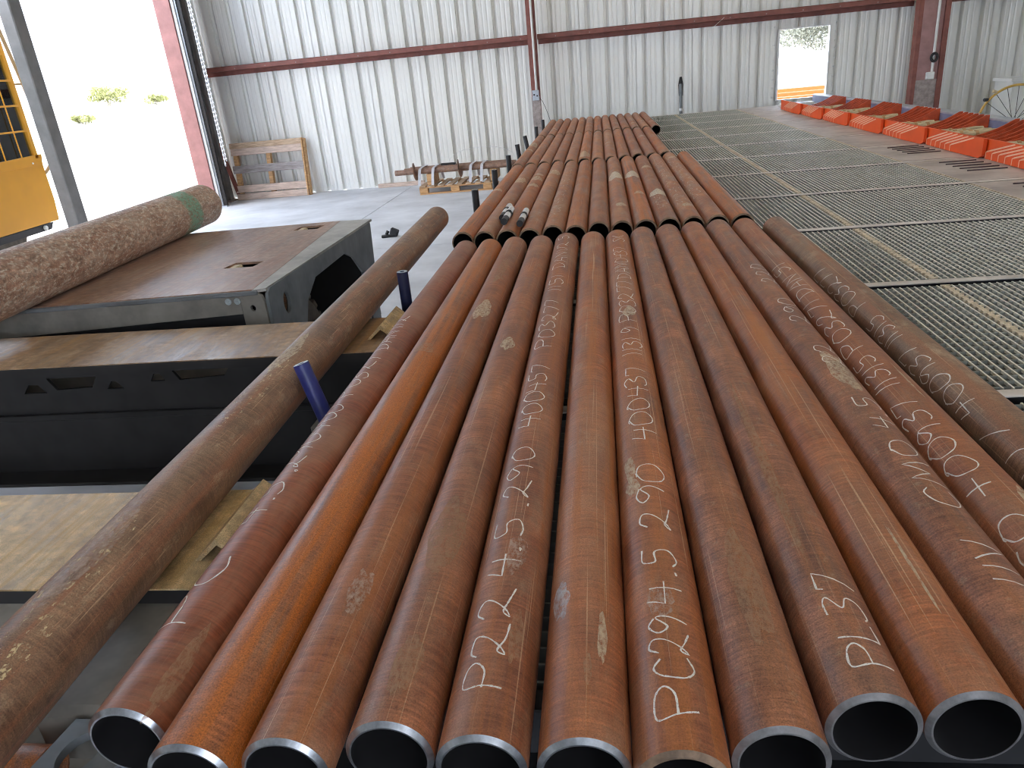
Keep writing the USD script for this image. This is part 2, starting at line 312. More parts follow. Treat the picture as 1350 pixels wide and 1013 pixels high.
fl = thing('floor', 'pale blue-grey concrete shed floor', 'floor', (0, 0, 0), kind='structure')
for k in range(4):                 # poured bays with saw-cut joints
    for x0, x1 in ((-7.3, -3.34), (-3.33, 0.70), (0.71, 4.6), (4.61, 8.2)):
        part(fl, 'slab', bx(x0, x1, -8 + 5.36 * k, -8 + 5.36 * (k + 1) - 0.01, -0.15, 0.0), CONCRETE)
gx, gy = np.meshgrid(np.r_[np.linspace(-70, -8.6, 50), np.linspace(-8, 60, 20)], np.linspace(-40, 90, 90))
gz = berm(gx, gy) - 0.03 + 0.10 * (meshkit.fbm(np.stack([gx * .35, gy * .35, gx * 0], -1), 3, 5) - 0.5) * S((-8 - gx) / 6) - 0.16 * ((gx > -8.3) & (gx < 9) & (gy < 14))
nx = gx.shape[1]; ii = np.arange(gx.shape[0] - 1)[:, None] * nx + np.arange(nx - 1)[None]
ground_f = np.stack([ii, ii + 1, ii + nx + 1, ii + nx], -1).reshape(-1, 4)
ground_f = np.vstack([ground_f[:, [0, 1, 2]], ground_f[:, [0, 2, 3]]])
single('ground', trimesh.Trimesh(np.c_[gx.ravel(), gy.ravel(), gz.ravel()], ground_f, process=False), CALICHE, 'sunlit white gravel yard rising to a low bank outside', 'ground', kind='structure', smooth=True)

PITCH, X0 = 0.302, -5.839
WIN = (2.92, 3.705, 0.885, 1.945)
def sheet(i0, n, y, z0, z1):
    """one ribbed wall sheet: n pitches, its troughs pressed outwards; closed, 1 mm thick"""
    P = []
    for i in range(i0, i0 + n):
        c = X0 + PITCH * i
        P += [(c - PITCH / 2, 0), (c - 0.050, 0), (c - 0.046, 0.062), (c - 0.004, 0.062), (c + 0.040, 0)]
        for q in (0.098, 0.174): P += [(c + q - 0.016, 0), (c + q - 0.006, 0.003), (c + q + 0.006, 0.003), (c + q + 0.016, 0)]
    P = sorted(set(P)); P = [p for p in P]
    P.append((X0 + PITCH * (i0 + n - 0.5), 0))
    a = np.array(sorted(P, key=lambda p: p[0])); a = a[np.r_[True, np.diff(a[:, 0]) > 1e-6]]
    poly = np.vstack([a + [0, y], (a + [0, y + 0.0012])[::-1]])
    return prism(Polygon(poly), 'z', z0, z1)

wb = thing('wall_back', 'ribbed off-white metal sheet wall', 'wall', (0, WY, 0), kind='structure')
hole = m3.Manifold.cube([WIN[1] - WIN[0], 1.0, WIN[3] - WIN[2]]).translate([WIN[0], WY - 0.5, WIN[2]])
for i in range(-5, 46, 3):
    s = sheet(i, 3, WY, 0.0, 5.5)
    x0, x1 = X0 + PITCH * (i - .5), X0 + PITCH * (i + 2.5)
    if x1 > WIN[0] and x0 < WIN[1]: s = mani(s) - hole
    part(wb, 'sheet', s, WALL, smooth=False)
scr = []
for i in range(-4, 45):            # rows of screws beside the ribs, at the girts
    for z in (2.13, 3.6, 0.10):
        c = X0 + PITCH * i + 0.066
        scr.append(cyl((c, WY - 0.008, z), (c, WY, z), 0.006, 6))
for z in np.arange(0.95, 2.12, 0.13):  # larger white discs stand in for daylight through holes round the opening
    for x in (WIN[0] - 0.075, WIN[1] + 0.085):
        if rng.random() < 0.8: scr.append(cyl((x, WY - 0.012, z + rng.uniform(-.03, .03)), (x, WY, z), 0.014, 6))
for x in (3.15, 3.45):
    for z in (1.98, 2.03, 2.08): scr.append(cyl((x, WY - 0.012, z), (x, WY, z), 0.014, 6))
part(wb, 'screws_and_light_dots', scr, WHITE, kind='stuff')
w1 = thing('window_1', 'rough opening cut through the metal wall, bright yard beyond', 'window', (3.3, WY, 0.885), kind='structure')
part(w1, 'edge_strip', bx(WIN[0] - 0.012, WIN[0] + 0.014, WY - 0.01, WY + 0.07, WIN[2], WIN[3], .002), WHITE)
part(w1, 'edge_strip', bx(WIN[1] - 0.010, WIN[1] + 0.010, WY - 0.01, WY + 0.07, WIN[2], WIN[3], .002), WHITE)
part(w1, 'edge_strip', bx(WIN[0] - 0.012, WIN[1] + 0.010, WY - 0.01, WY + 0.07, WIN[3] - 0.008, WIN[3] + 0.008, .002), WHITE)
part(w1, 'edge_strip', bx(WIN[0] - 0.012, WIN[1] + 0.010, WY - 0.01, WY + 0.07, WIN[2] - 0.008, WIN[2] + 0.008, .002), WHITE)

def simple_sheet_wall(name, axis, at, lo, hi, z0, z1, label):
    """ribbed wall along y at x = at, one sheet part per 0.9 m"""
    t = thing(name, label, 'wall', (at, lo, 0), kind='structure')
    y = lo
    while y < hi - 1e-6:
        e = min(y + 0.906, hi); P = []; c = y
        while c < e - 0.05:
            P += [(c, 0), (c + 0.10, 0), (c + 0.12, 0.032), (c + 0.17, 0.032), (c + 0.19, 0)]; c += 0.302
        P.append((e, 0)); P = np.array([p for p in P if p[0] <= e])
        poly = np.vstack([P, (P + [0, 0.0012])[::-1]])
        sg = -1 if at < 0 else 1
        v = prism(Polygon(poly), 'z', z0, z1); vv = np.array(v.vertices); vv = np.c_[at + sg * vv[:, 1], vv[:, 0], vv[:, 2]]
        part(t, 'sheet', trimesh.Trimesh(vv, v.faces, process=False), WALL, smooth=False); y = e
    return t
simple_sheet_wall('wall_left', 'y', -7.10, 12.98, 13.40, 0.0, 5.5, 'narrow strip of ribbed wall between the open door and the corner')
wf = thing('wall_front', 'unseen metal wall at the other end of the shed, tall opening added for light', 'wall', (0, -7, 0), kind='structure')
for b in ((-7.1, -1.0, 0, 5.5), (4.5, 8.0, 0, 5.5), (-1.0, 4.5, 4.3, 5.5)): part(wf, 'sheet', bx(b[0], b[1], -7.05, -7.0, b[2], b[3]), WALL)  # opening between these sheets is added to let light in from behind
part(thing('trim_13', 'unseen ribbed metal wall added on the near part of the open side to cut light', 'wall', (-7.1, -7, 0), kind='structure'), 'sheet', bx(-7.14, -7.10, -7.0, 5.2, 0, 4.7), WALL)  # solid stretch added out of view to keep side light off the near floor
simple_sheet_wall('wall_right', 'y', 7.95, -7.0, 13.40, 0.0, 5.5, 'ribbed metal wall at the far side of the shed')
part(thing('trim_1', 'sheet metal header above the open side of the shed', 'header', (-7.1, 0, 4.7), kind='structure'), 'header', bx(-7.14, -7.06, -7, 12.6, 4.7, 5.5, .004), WALL)
ADDED_SKYLIGHT = usdkit.material(stage, LK + 'added_daylight_panel', {'t': ('translucent_bsdf', {'color': (0.84, 0.74, 0.56)}), 'd': ('diffuse_bsdf', {'color': (0.6, 0.6, 0.56)}), 'm': ('mix_closure', {'fac': 0.4})},
                           [('t.BSDF', 'm.closure1'), ('d.BSDF', 'm.closure2')], surface='m.closure')
rf = thing('ceiling', 'pale ribbed roof sheets', 'roof', (0, 0, 5.5), kind='structure')
for k in range(23):
    a, b = -7 + 0.906 * k, -7 + 0.906 * (k + 1)
    if k in (9, 14, 19):                                       # rows with an unseen translucent panel, added for fill light
        part(rf, 'sheet', bx(-7.3, -1.5, a, b, 5.5, 5.52), ROOF); part(rf, 'sheet', bx(6.0, 8.1, a, b, 5.5, 5.52), ROOF)
        part(rf, 'added_daylight_panel', bx(-1.5, 6.0, a, b, 5.505, 5.507), ADDED_SKYLIGHT, label='unseen translucent roof panel added for fill light')
    else: part(rf, 'sheet', bx(-7.3, 8.1, a, b, 5.5, 5.52), ROOF)

# girts and columns, red primer
def girt(n, x0, x1, z, label):
    t = thing(f'trim_{n}', label, 'girt', ((x0 + x1) / 2, WY - 0.1, z), kind='structure')
    part(t, 'web', bx(x0, x1, WY - 0.20, WY - 0.004, z - 0.003, z + 0.003), PRIMER)
    part(t, 'inner_flange', bx(x0, x1, WY - 0.204, WY - 0.196, z - 0.003, z + 0.070, .002), PRIMER)
    part(t, 'outer_flange', bx(x0, x1, WY - 0.012, WY - 0.004, z - 0.075, z + 0.003, .002), PRIMER)
    part(t, 'lip', bx(x0, x1, WY - 0.204, WY - 0.186, z + 0.062, z + 0.070, .002), PRIMER)
    part(t, 'bolts', [cyl((x, WY - 0.212, z + 0.02), (x, WY - 0.20, z + 0.02), 0.010, 6) for x in np.arange(x0 + 0.3, x1, 0.55)], PRIMER_GREY, kind='stuff')
girt(2, -7.0, -1.08, 2.170, 'red wall rail between the door corner and the middle column')
girt(3, -0.93, 4.92, 2.165, 'red wall rail between the two columns')
girt(4, 5.24, 7.9, 2.165, 'red wall rail past the second column')
girt(5, -7.0, 7.9, 3.75, 'upper red wall rail')
def column(n, x, w, d, y1, ztop, zgrey, label, mats):
    t = thing(f'trim_{n}', label, 'column', (x, y1 - d / 2, 0), kind='structure')
    part(t, 'flange', bx(x - w / 2, x + w / 2, y1 - d, y1 - d + 0.012, zgrey, ztop, .003), mats)
    part(t, 'flange', bx(x - w / 2, x + w / 2, y1 - 0.012, y1, 0, ztop, .003), mats)
    part(t, 'web', bx(x - 0.005, x + 0.005, y1 - d + 0.012, y1 - 0.012, 0, ztop), mats)
    part(t, 'foot_flange', bx(x - w / 2 - .004, x + w / 2 + .004, y1 - d - .004, y1 - d + 0.012, 0.02, zgrey, .003), PRIMER_GREY, label='greyed foot of the column')
    part(t, 'base_plate', bx(x - w / 2 - 0.08, x + w / 2 + 0.08, y1 - d - 0.08, y1, 0, 0.02, .003), PRIMER_GREY)
    return t
cm = column(6, -1.005, 0.135, 0.17, 13.19, 5.5, 1.30, 'slim red steel column behind the pipe rows', PRIMER)
part(cm, 'splice_plate', bx(-1.06, -0.95, 13.00, 13.016, 1.24, 1.40, .003), GALV)
part(cm, 'bolt', cyl((-1.03, 12.985, 1.33), (-1.03, 13.0, 1.33), 0.014, 6), DARKSTEEL)
part(cm, 'bolt', cyl((-0.98, 12.985, 1.31), (-0.98, 13.0, 1.31), 0.014, 6), DARKSTEEL)
single('conduit', cyl((-0.985, 12.995, 1.40), (-0.985, 12.995, 5.4), 0.019, 12), WHITE, 'white conduit running up the slim middle column', 'conduit')
cr = column(7, 5.075, 0.30, 0.20, 13.19, 5.5, 1.02, 'wide red steel column between the wall hole and the yellow wheel', plain('red_primer_pink', (0.40, 0.22, 0.21), 0.6, 0, 0.2, 5))
part(cr, 'side_channel', bx(5.225, 5.30, 12.96, 13.15, 0, 5.5, .003), PRIMER)
part(cr, 'side_channel', bx(4.86, 4.925, 12.99, 13.15, 0, 5.5, .003), PRIMER)
cd = thing('conduit', 'white conduit with a black ring on the wide column', 'conduit', (5.13, 12.95, 1.1))
part(cd, 'conduit_pipe', cyl((5.13, 12.955, 1.12), (5.13, 12.955, 5.4), 0.020, 12), WHITE)
part(cd, 'cable_clip', bx(5.05, 5.17, 12.93, 12.985, 1.02, 1.13, .01), WHITE)
tt = np.linspace(0, 2 * np.pi, 24, endpoint=False)
part(cd, 'ring', tube(np.c_[5.13 + 0.045 * np.cos(tt), np.full(24, 12.925), 1.335 + 0.055 * np.sin(tt)], 0.02, 8, True), BLACK, label='black eye ring')

# door jamb, track, corner and post on the open side
t = thing('trim_8', 'pale red steel jamb of the open door', 'door jamb', (-6.74, 12.4, 0), kind='structure')
part(t, 'jamb_face', bx(-6.875, -6.615, 12.38, 12.40, 0, 4.7, .003), PRIMER_PALE)
part(t, 'jamb_side', bx(-6.885, -6.875, 12.39, 13.10, 0, 4.7, .002), PRIMER)
part(t, 'jamb_return', bx(-6.63, -6.615, 12.40, 12.55, 0, 4.7, .003), PRIMER)
t = thing('trim_9', 'dark door track with white edge strips beside the red jamb', 'door track', (-6.5, 12.45, 0), kind='structure')
part(t, 'edge_strip', bx(-6.612, -6.565, 12.405, 12.46, 0.02, 4.7, .003), WHITE)
part(t, 'edge_strip', bx(-6.560, -6.535, 12.43, 12.47, 0.02, 4.7, .003), GALV)
part(t, 'track_channel', [bx(-6.565, -6.56, 12.47, 12.50, 0.02, 4.7), bx(-6.535, -6.475, 12.45, 12.50, 0.02, 4.7)], DARKSTEEL)
part(t, 'foot', bx(-6.62, -6.46, 12.40, 12.52, 0.0, 0.02), GALV)
t = thing('trim_10', 'dull red corner column behind the door chain', 'column', (-6.8, 13.1, 0), kind='structure')
part(t, 'flange', bx(-6.93, -6.84, 13.00, 13.02, 0, 5.5, .003), plain('primer_dull_brown', (0.22, 0.15, 0.13), 0.6, 0, 0.2, 5))  # one even brown primer tone on the corner flange
part(t, 'web', bx(-6.84, -6.70, 13.06, 13.20, 0, 5.5, .003), POSTGREY)
part(t, 'base_plate', bx(-7.0, -6.64, 12.95, 13.25, 0, 0.02), PRIMER_GREY)
single('trim_11', rot(bx(-6.69, -6.63, 13.10, 13.16, 0.02, 1.24, .004), (0, 1, 0), -10.8, (-6.66, 13.1, 0.65)), PRIMER, 'red diagonal brace angle at the shed corner', 'brace', kind='structure')
ch = []; CHAINM = plain('chain_zinc', (0.74, 0.75, 0.76), 0.4, 0.2, 0.1, 30)
for sx, z0 in ((-6.255, 0.68), (-6.220, 0.76)):
    for k in range(int((4.4 - z0) / 0.034)):
        z = z0 + 0.034 * k
        ch.append(bx(sx - .015, sx + .015, 12.283, 12.293, z, z + .032, .003) if k % 2 else bx(sx - .006, sx + .006, 12.274, 12.302, z, z + .032, .003))
single('door_chain', ch, CHAINM, 'pale hoist chain hanging beside the open door', 'chain', smooth=False)
t = thing('trim_12', 'dark grey square post standing in the open side', 'post', (-7.1, 9.45, 0), kind='structure')
part(t, 'post_tube', bx(-7.19, -7.02, 9.33, 9.55, 0, 4.7, .012), POSTGREY)
part(t, 'base_plate', bx(-7.28, -6.93, 9.24, 9.64, 0, 0.02, .003), POSTGREY)
single('baseboard_back', bx(-3.98, -3.12, 13.27, 13.33, 0.0, 0.07, .006), WOOD_B, 'pale timber lying along the wall foot behind the auger pallet', 'timber')

# ------------------------------------------------------------------ the long grating table
ZG = 0.857
RY = [0.73 + 0.985 * k for k in range(-1, 13)]     # cross rails
tb = thing('grating_table', 'long steel table frame with pale cross rails carrying pipes and gratings', 'table', (0.8, 6.6, 0))
for y in RY:
    part(tb, 'cross_rail', bx(-0.74, 3.42, y + 0.043, y + 0.083, ZG - 0.006, ZG - 0.0004, .002), RAIL if y > 1 else DARKSTEEL)
    part(tb, 'rail_web', bx(-0.74, 3.42, y + 0.058, y + 0.072, ZG - 0.10, ZG - 0.006), BLACK)  # webs coloured black to paint shade into the gaps before the rails
for x in (-0.72, 0.235, 1.185, 2.13, 3.38):
    part(tb, 'long_beam', bx(x, x + 0.05, -0.26, 12.60, ZG - 0.20, ZG - 0.105, .004), DARKSTEEL)
part(tb, 'shade_sheet', bx(-0.66, 3.36, -0.2, 12.56, 0.60, 0.606), BLACK, label='dark sheet added as shade under the gratings')  # black sheet put in so the space below the gratings looks shaded
for y in RY[::2]:
    for x in (-0.72, 1.185, 3.38): part(tb, 'leg', bx(x, x + 0.05, y, y + 0.05, 0, ZG - 0.2, .004), DARKSTEEL)
GW, GL = 0.940, 0.900
def grating_parts(path):
    bars = [bx(-GW / 2, GW / 2, y - 0.0020, y + 0.0020, -0.030, -0.001) for y in np.linspace(-GL / 2 + 0.01, GL / 2 - 0.01, 26)]
    rods = [bx(x - 0.0024, x + 0.0024, -GL / 2, GL / 2, -0.008, 0.0) for x in np.linspace(-GW / 2 + 0.02, GW / 2 - 0.02, 37)]
    for n, mesh, m, kd in (('bearing_bars', bars, GRATE, 'stuff'), ('cross_rods', rods, GRATE_TOP, 'stuff')):
        v, f = MV(mesh); q = usdkit.mesh(stage, f'{path}/{n}', trimesh.Trimesh(v, f, process=False), m, smooth=False); setdata(q.GetPrim(), kind=kd)
    for sx in (1, -1):
        band = [bx(sx * (GW / 2 + 0.001) - .004, sx * (GW / 2 + 0.001) + .004, -GL / 2, GL / 2, -0.030, 0.001)]
        band += [bx(sx * (GW / 2 - 0.004) - .007, sx * (GW / 2 - 0.004) + .007, y - .004, y + .004, -0.02, 0.003) for y in np.linspace(-GL / 2 + 0.01, GL / 2 - 0.01, 26)]
        v, f = MV(band); usdkit.mesh(stage, f'{path}/end_band' + ('' if sx > 0 else '_001'), trimesh.Trimesh(v, f, process=False), GRATE_TAN, smooth=False)
ORD = ['first', 'second', 'third', 'fourth', 'fifth', 'sixth', 'seventh', 'eighth', 'ninth', 'tenth', 'eleventh', 'twelfth', 'thirteenth']
proto = None
COLS = ((-0.23, 'under the pipe rows'), (0.725, 'along the grating edge of the pipes'), (1.675, 'next to the dusty sheets'))
for k in range(1, 13):
    for x, where in COLS:
        yc = RY[k] + 0.538
        p = numbered('/World', 'floor_grating')
        X = UsdGeom.Xform.Define(stage, p)
        X.AddTranslateOp().Set(Gf.Vec3d(x, yc, ZG))
        if proto is None: grating_parts(p); proto = X
        else:
            X.GetPrim().GetReferences().AddInternalReference(proto.GetPath()); X.GetPrim().SetInstanceable(True)
        setdata(X.GetPrim(), f'steel grating panel {where}, {ORD[12 - k]} bay from the metal wall', 'grating', 'grating panels on the long table')
for k in range(1, 13):
    single('steel_sheet', bx(2.15, 3.40, RY[k] + 0.087, RY[k + 1] + 0.004, ZG - 0.006, ZG + 0.001), SHEET, f'dusty pinkish steel sheet on the table, {ORD[12 - k]} bay from the metal wall', 'sheet', 'dusty sheets beside the gratings')

# ------------------------------------------------------------------ pipes
R45 = 0.05715
GLY = {
    '0': (0.60, [[(.30, 1), (.05, .72), (.08, .2), (.32, 0), (.56, .3), (.52, .8), (.28, 1), (.2, .96)]]),
    '1': (0.26, [[(.12, 1), (.08, 0)]]),
    '2': (0.66, [[(0, .78), (.14, 1), (.36, .9), (.36, .62), (.14, .2), (.02, .06), (.10, .24), (.30, .12), (.60, .0)]]),
    '3': (0.55, [[(0, .95), (.28, 1), (.42, .82), (.18, .58), (.42, .38), (.36, .08), (.08, -.02), (-.04, .1)]]),
    '4': (0.60, [[(.10, 1), (.0, .52), (.52, .48)], [(.42, .92), (.36, 0)]]),
    '5': (0.58, [[(.52, 1), (.12, .97), (.10, .6), (.40, .58), (.46, .22), (.2, 0), (0, .10)]]),
    '7': (0.55, [[(0, .86), (.04, 1), (.46, .98), (.18, 0)]]),
    '9': (0.52, [[(.42, .86), (.2, 1), (0, .78), (.16, .52), (.42, .82), (.44, .5), (.34, 0)]]),
    'P': (0.58, [[(.06, 0), (.04, .5), (.0, 1), (.36, .98), (.50, .76), (.34, .52), (.02, .48)]]),
    'C': (0.60, [[(.52, .80), (.34, 1), (.08, .78), (.04, .3), (.28, 0), (.56, .16)]]),
    'D': (0.62, [[(.08, 0), (.02, 1)], [(-.06, .94), (.40, .84), (.52, .45), (.30, .06), (.0, .0)]]),
    'A': (0.62, [[(0, 0), (.30, 1), (.56, 0)], [(.10, .36), (.50, .34)]]),
    'N': (0.60, [[(0, 0), (.04, 1), (.48, .04), (.52, 1)]]),
    'L': (0.50, [[(.02, 1), (.05, .1), (.08, 0), (.46, .06)]]),
    'M': (0.80, [[(0, 0), (.12, 1), (.34, .3), (.56, 1), (.72, 0)]]),
    'U': (0.60, [[(0, 1), (.06, .2), (.28, 0), (.48, .3), (.52, 1)]]),
    'V': (0.55, [[(0, 1), (.24, 0), (.5, 1)]]),
    'S': (0.55, [[(.48, .9), (.26, 1), (.06, .78), (.40, .36), (.26, 0), (.0, .12)]]),
    'K': (0.60, [[(.04, 1), (.04, 0)], [(.5, 1), (.06, .46), (.54, 0)]]),
    '/': (0.36, [[(.0, 0), (.34, 1)]]), '.': (0.22, [[(.04, .02), (.10, .05), (.09, .0), (.04, .02)]]), '+': (0.6, [[(0, .5), (.52, .46)], [(.26, .9), (.24, .1)]]), ' ': (0.4, [])}
GLY['O'] = GLY['0']; GLY['I'] = GLY['1']; GLY['T'] = (0.56, [[(0, .96), (.5, 1)], [(.26, 1), (.22, 0)]])
SHARP = set('1/+KVNAM47')

def chalk(p0, d, R, words, phi0, H, width=0.0026, rnd=None, far=False):
    """chalk strokes wrapped on a cylinder: ribbons 0.4 mm proud of the steel. words: (text, distance along the pipe, advance per unit)"""
    rnd = rnd or rng; V, F = [], []
    u = np.array([d[1], -d[0], 0.0]); zc = np.array([0, 0, 1.0])
    for text, s0, pitch in words:
        s = s0
        for chx in text:
            wd, strokes = GLY[chx]
            sc = pitch / 0.62; dv, ds, sl = rnd.uniform(-.05, .05), rnd.uniform(-.04, .04), rnd.uniform(-.08, .12)
            for st in strokes:
                st = np.array(st) + np.array([[rnd.uniform(-.025, .025), rnd.uniform(-.03, .03)] for _ in st])
                c = catmull(st, 2 if far else (3 if chx in SHARP else 6)) if (chx not in SHARP) else np.vstack([np.linspace(a, b, 4, endpoint=False) for a, b in zip(st[:-1], st[1:])] + [st[-1:]])
                along = s + (c[:, 0] + sl * (c[:, 1] - .5)) * sc + ds * sc
                arc = (c[:, 1] - .5 + dv) * H * 0.92              # up the glyph = towards -u
                q = np.c_[along, arc]; tg = np.gradient(q, axis=0); tg /= np.linalg.norm(tg, axis=1)[:, None] + 1e-9
                nrm = np.c_[-tg[:, 1], tg[:, 0]]; w = width * (0.5 + 0.18 * np.array([rnd.uniform(-1, 1) for _ in q]))
                a, b = q + nrm * w[:, None], q - nrm * w[:, None]
                base = len(V)
                for pt in np.vstack([a, b]):
                    ph = phi0 - pt[1] / R; rr = R + 0.0005
                    V.append(p0 + d * pt[0] + u * (rr * math.sin(ph)) + zc * (rr * math.cos(ph)))
                m = len(q)
                for k in range(m - 1): F += [(base + k, base + k + 1, base + m + k + 1), (base + k, base + m + k + 1, base + m + k)]
            s += (wd + 0.06) * sc
    return trimesh.Trimesh(np.array(V), np.array(F), process=False)

def smear(p0, d, R, s, phi, ls, lphi, seed, lift=0.0003):
    """an irregular thin dried patch on the pipe"""
    u = np.array([d[1], -d[0], 0.0]); zc = np.array([0, 0, 1.0]); n, m = 40, 5
    V, F = [], []
    for k in range(m + 1):
        for i in range(n):
            a = 2 * np.pi * i / n
            rr = k / m * (0.62 + 0.75 * meshkit.fbm(np.array([math.cos(a) * 2 + seed * 7, math.sin(a) * 2, seed]), 3, seed))
            ph = phi + lphi * rr * math.cos(a); x = s + ls * rr * math.sin(a); r = R + lift
            V.append(p0 + d * x + u * (r * math.sin(ph)) + zc * (r * math.cos(ph)))
    for k in range(m):
        for i in range(n):
            a, b, c, e = k * n + i, k * n + (i + 1) % n, (k + 1) * n + (i + 1) % n, (k + 1) * n + i
            F += [(a, b, c), (a, c, e)]
    return trimesh.Trimesh(np.array(V), np.array(F), process=False)

def pipe(label, xa, ya, xb, yb, R, body, end, group, wall=0.0082, z=ZG, words=None, phi0=0.0, H=0.056, chalkmat=None, smears=(), far=False, width=0.0026, n=64):
    p, q = np.array([xa, ya, z + R]), np.array([xb, yb, z + R]); L = np.linalg.norm(q - p); d = (q - p) / L
    t = thing('steel_pipe', label, 'pipe', (xa, ya, z), group)
    e = 0.0055
    k = max(2, int(L / 0.25))
    part(t, 'pipe_body', lathe([(R, e + (L - 2 * e) * i / k) for i in range(k + 1)], p, q, n), body, smooth=40)
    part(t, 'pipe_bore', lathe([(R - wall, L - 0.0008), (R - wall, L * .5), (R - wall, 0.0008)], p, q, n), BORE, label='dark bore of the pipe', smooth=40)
    ring = [(R, e), (R - wall + 0.0022, 0.0), (R - wall, 0.0), (R - wall, 0.0008)]
    part(t, 'end_ring', lathe(ring, p, q, n), end, label='bright machined edge' if end is ENDS else None, smooth=20)
    part(t, 'end_ring', lathe([(r, L - s) for r, s in ring][::-1], p, q, n), end, smooth=20)
    if words:
        for w, s, a in words:
            part(t, 'chalk_writing', chalk(p, d, R, [(w, s - ya, a)], phi0, H, width, random.Random(hash_(label + w)), far), chalkmat or CHALK, label=f'chalk figures reading {w}', smooth=False)
    for i, (m, s, ph, ls, lp) in enumerate(smears):
        part(t, 'dried_smear', smear(p, d, R, s - ya, ph, ls, lp, i + int(abs(xa) * 100) % 17), m, label='pale dried smear', smooth=False)
    return t
def hash_(s): return sum((i + 1) * ord(c) for i, c in enumerate(s))

X1 = [-.659, -.541, -.421, -.294, -.174, -.049, .066, .183, .303, .421, .539, .657]
Y1 = [.655, .602, .614, .642, .625, .624, .610, .646, .697, .702, .70, .69]
E1 = [3.49, 3.49, 3.50, 3.49, 3.51, 3.50, 3.50, 3.53, 3.55, 3.57, 3.58, 3.57]
G1 = 'pipes in the row of bright-edged ends'
row1 = [
    ('smooth dark-red pipe chalked PC 4.5 .290, beside the blue pegs', R_RED, ENDS, [('PC', .825, .082), ('4.5', 1.10, .060), ('.290', 1.27, .052), ('400', 1.46, .05), ('P0327', 1.66, .058), ('DAN', 2.0, .055), ('1/2', 2.2, .05)], -0.36, 0.060, [(SM_MUD, .745, .72, .085, .22), ]),
    ('bright orange-streaked rusty pipe without writing, next to the smooth dark-red one', R_ORANGE, ENDS, None, 0, 0, [(SM_MUD, 2.0, .1, .04, .5)]),
    ('brown pipe with a scuffed boot mark, third from the blue pegs', R_BROWN, ENDS, None, 0, 0, [(SM_GREY, .90, .35, .05, .30), (SM_CREAM, 2.35, .2, .10, .5), (SM_MUD, 2.9, .2, .2, .3)]),
    ('dusty brown pipe with tan smudges, touching the pipe chalked P22', R_BROWN2, ENDS, None, 0, 0, [(SM_MUD, .745, .1, .06, .35), (SM_MUD, 1.05, .1, .10, .5), (SM_CREAM, 2.0, .1, .05, .35)]),
    ('brown pipe chalked P22 4.5 .290 along its whole length', R_BROWN, ENDS, [('P', .706, .056), ('22', .762, .064), ('4.5', .93, .066), ('.290', 1.13, .064), ('400457', 1.45, .062), ('P03277', 1.95, .080), ('1151', 2.52, .090), ('DAN', 2.85, .085), ('1/2 5', 3.14, .075)], -0.12, 0.056, [(SM_GREY, .99, .25, .05, .3), (SM_MUD, .80, .55, .05, .2)]),
    ('unmarked brown pipe with a silvery scuff, between the two long chalked ones', R_FOXY, ENDS, None, 0, 0, [(SM_SILVER, .885, -.70, .045, .26), (SM_CREAM, .80, .45, .05, .12), (SM_MUD, .74, .1, .03, .1)]),
    ('brown pipe chalked PC29 4.5 290 400437 with cream dabs', R_FOXY, ENDS_WORN, [('P', .658, .064), ('C2', .722, .042), ('9', .803, .046), ('4.', .868, .056), ('5', .948, .055), ('290', 1.05, .070), ('400437', 1.37, .068), ('1131', 1.86, .060), ('9', 2.04, .06), ('P03277', 2.14, .078), ('DAN0437', 2.64, .070), ('SK', 3.25, .07)], 0.0, 0.058, [(SM_CREAM, 1.27, -.62, .05, .22), (SM_CREAM, 1.20, -.58, .03, .25), (SM_GREY, .87, -.1, .03, .35), (SM_CREAM, 2.24, .12, .05, .35)]),
    ('mottled purple-brown pipe without writing, right after the PC29 pipe', R_PURPLE, ENDS_DARK, None, 0, 0, [(SM_MUD, .9, .1, .12, .4)]),
    ('brown pipe chalked only PL37 near its machined end', R_PURPLE, ENDS_DARK, [('PL37', .742, .050)], 0.14, 0.060, [(SM_MUD, 1.3, -.3, .3, .15)]),
    ('foxy red-brown pipe with long pale scratches, past the PL37 pipe', R_FOXY, ENDS_DARK, None, 0, 0, [(SM_CREAM, .95, .15, .10, .05)]),
    ('dusty pipe chalked CMO 4.5 22 290 in wide loops', R_PURPLE, ENDS_DARK, [('11V', .90, .06), ('CMO', 1.10, .070), ('4.5', 1.39, .065), ('22', 1.74, .07), ('290', 2.06, .075), ('.220', 2.45, .07)], 0.20, 0.056, [(SM_CREAM, 1.7, .15, .12, .5)]),
    ('red-brown pipe chalked 400937 11315 P03271, outermost of the touching ones', R_BROWN, ENDS_DARK, [('S0', .96, .066), ('+00937', 1.15, .066), ('11315', 1.60, .056), ('P03271', 1.84, .078), ('DAN', 2.33, .075), ('51', 2.62, .075)], -0.62, 0.060, [(SM_CREAM, 1.12, .5, .05, .35), (SM_CREAM, 1.62, .25, .10, .05)])]
for x, y0, y1, (lab, body, end, words, phi, H, sm) in zip(X1, Y1, E1, row1):
    pipe(lab, x, y0, x, y1, R45, body, end, G1, words=words, phi0=phi, H=H or .056, smears=sm, n=96)
pipe('separate greyish pipe chalked 400937, lying apart on the gratings', .805, .72, .795, 3.55, R45, R_GREY, ENDS_DARK, G1, words=[('U', 1.26, .07), ('/', 1.38, .07), ('400937', 1.50, .062), ('11315', 1.93, .055), ('P03277', 2.22, .075)], phi0=-1.0, H=0.060, n=96)
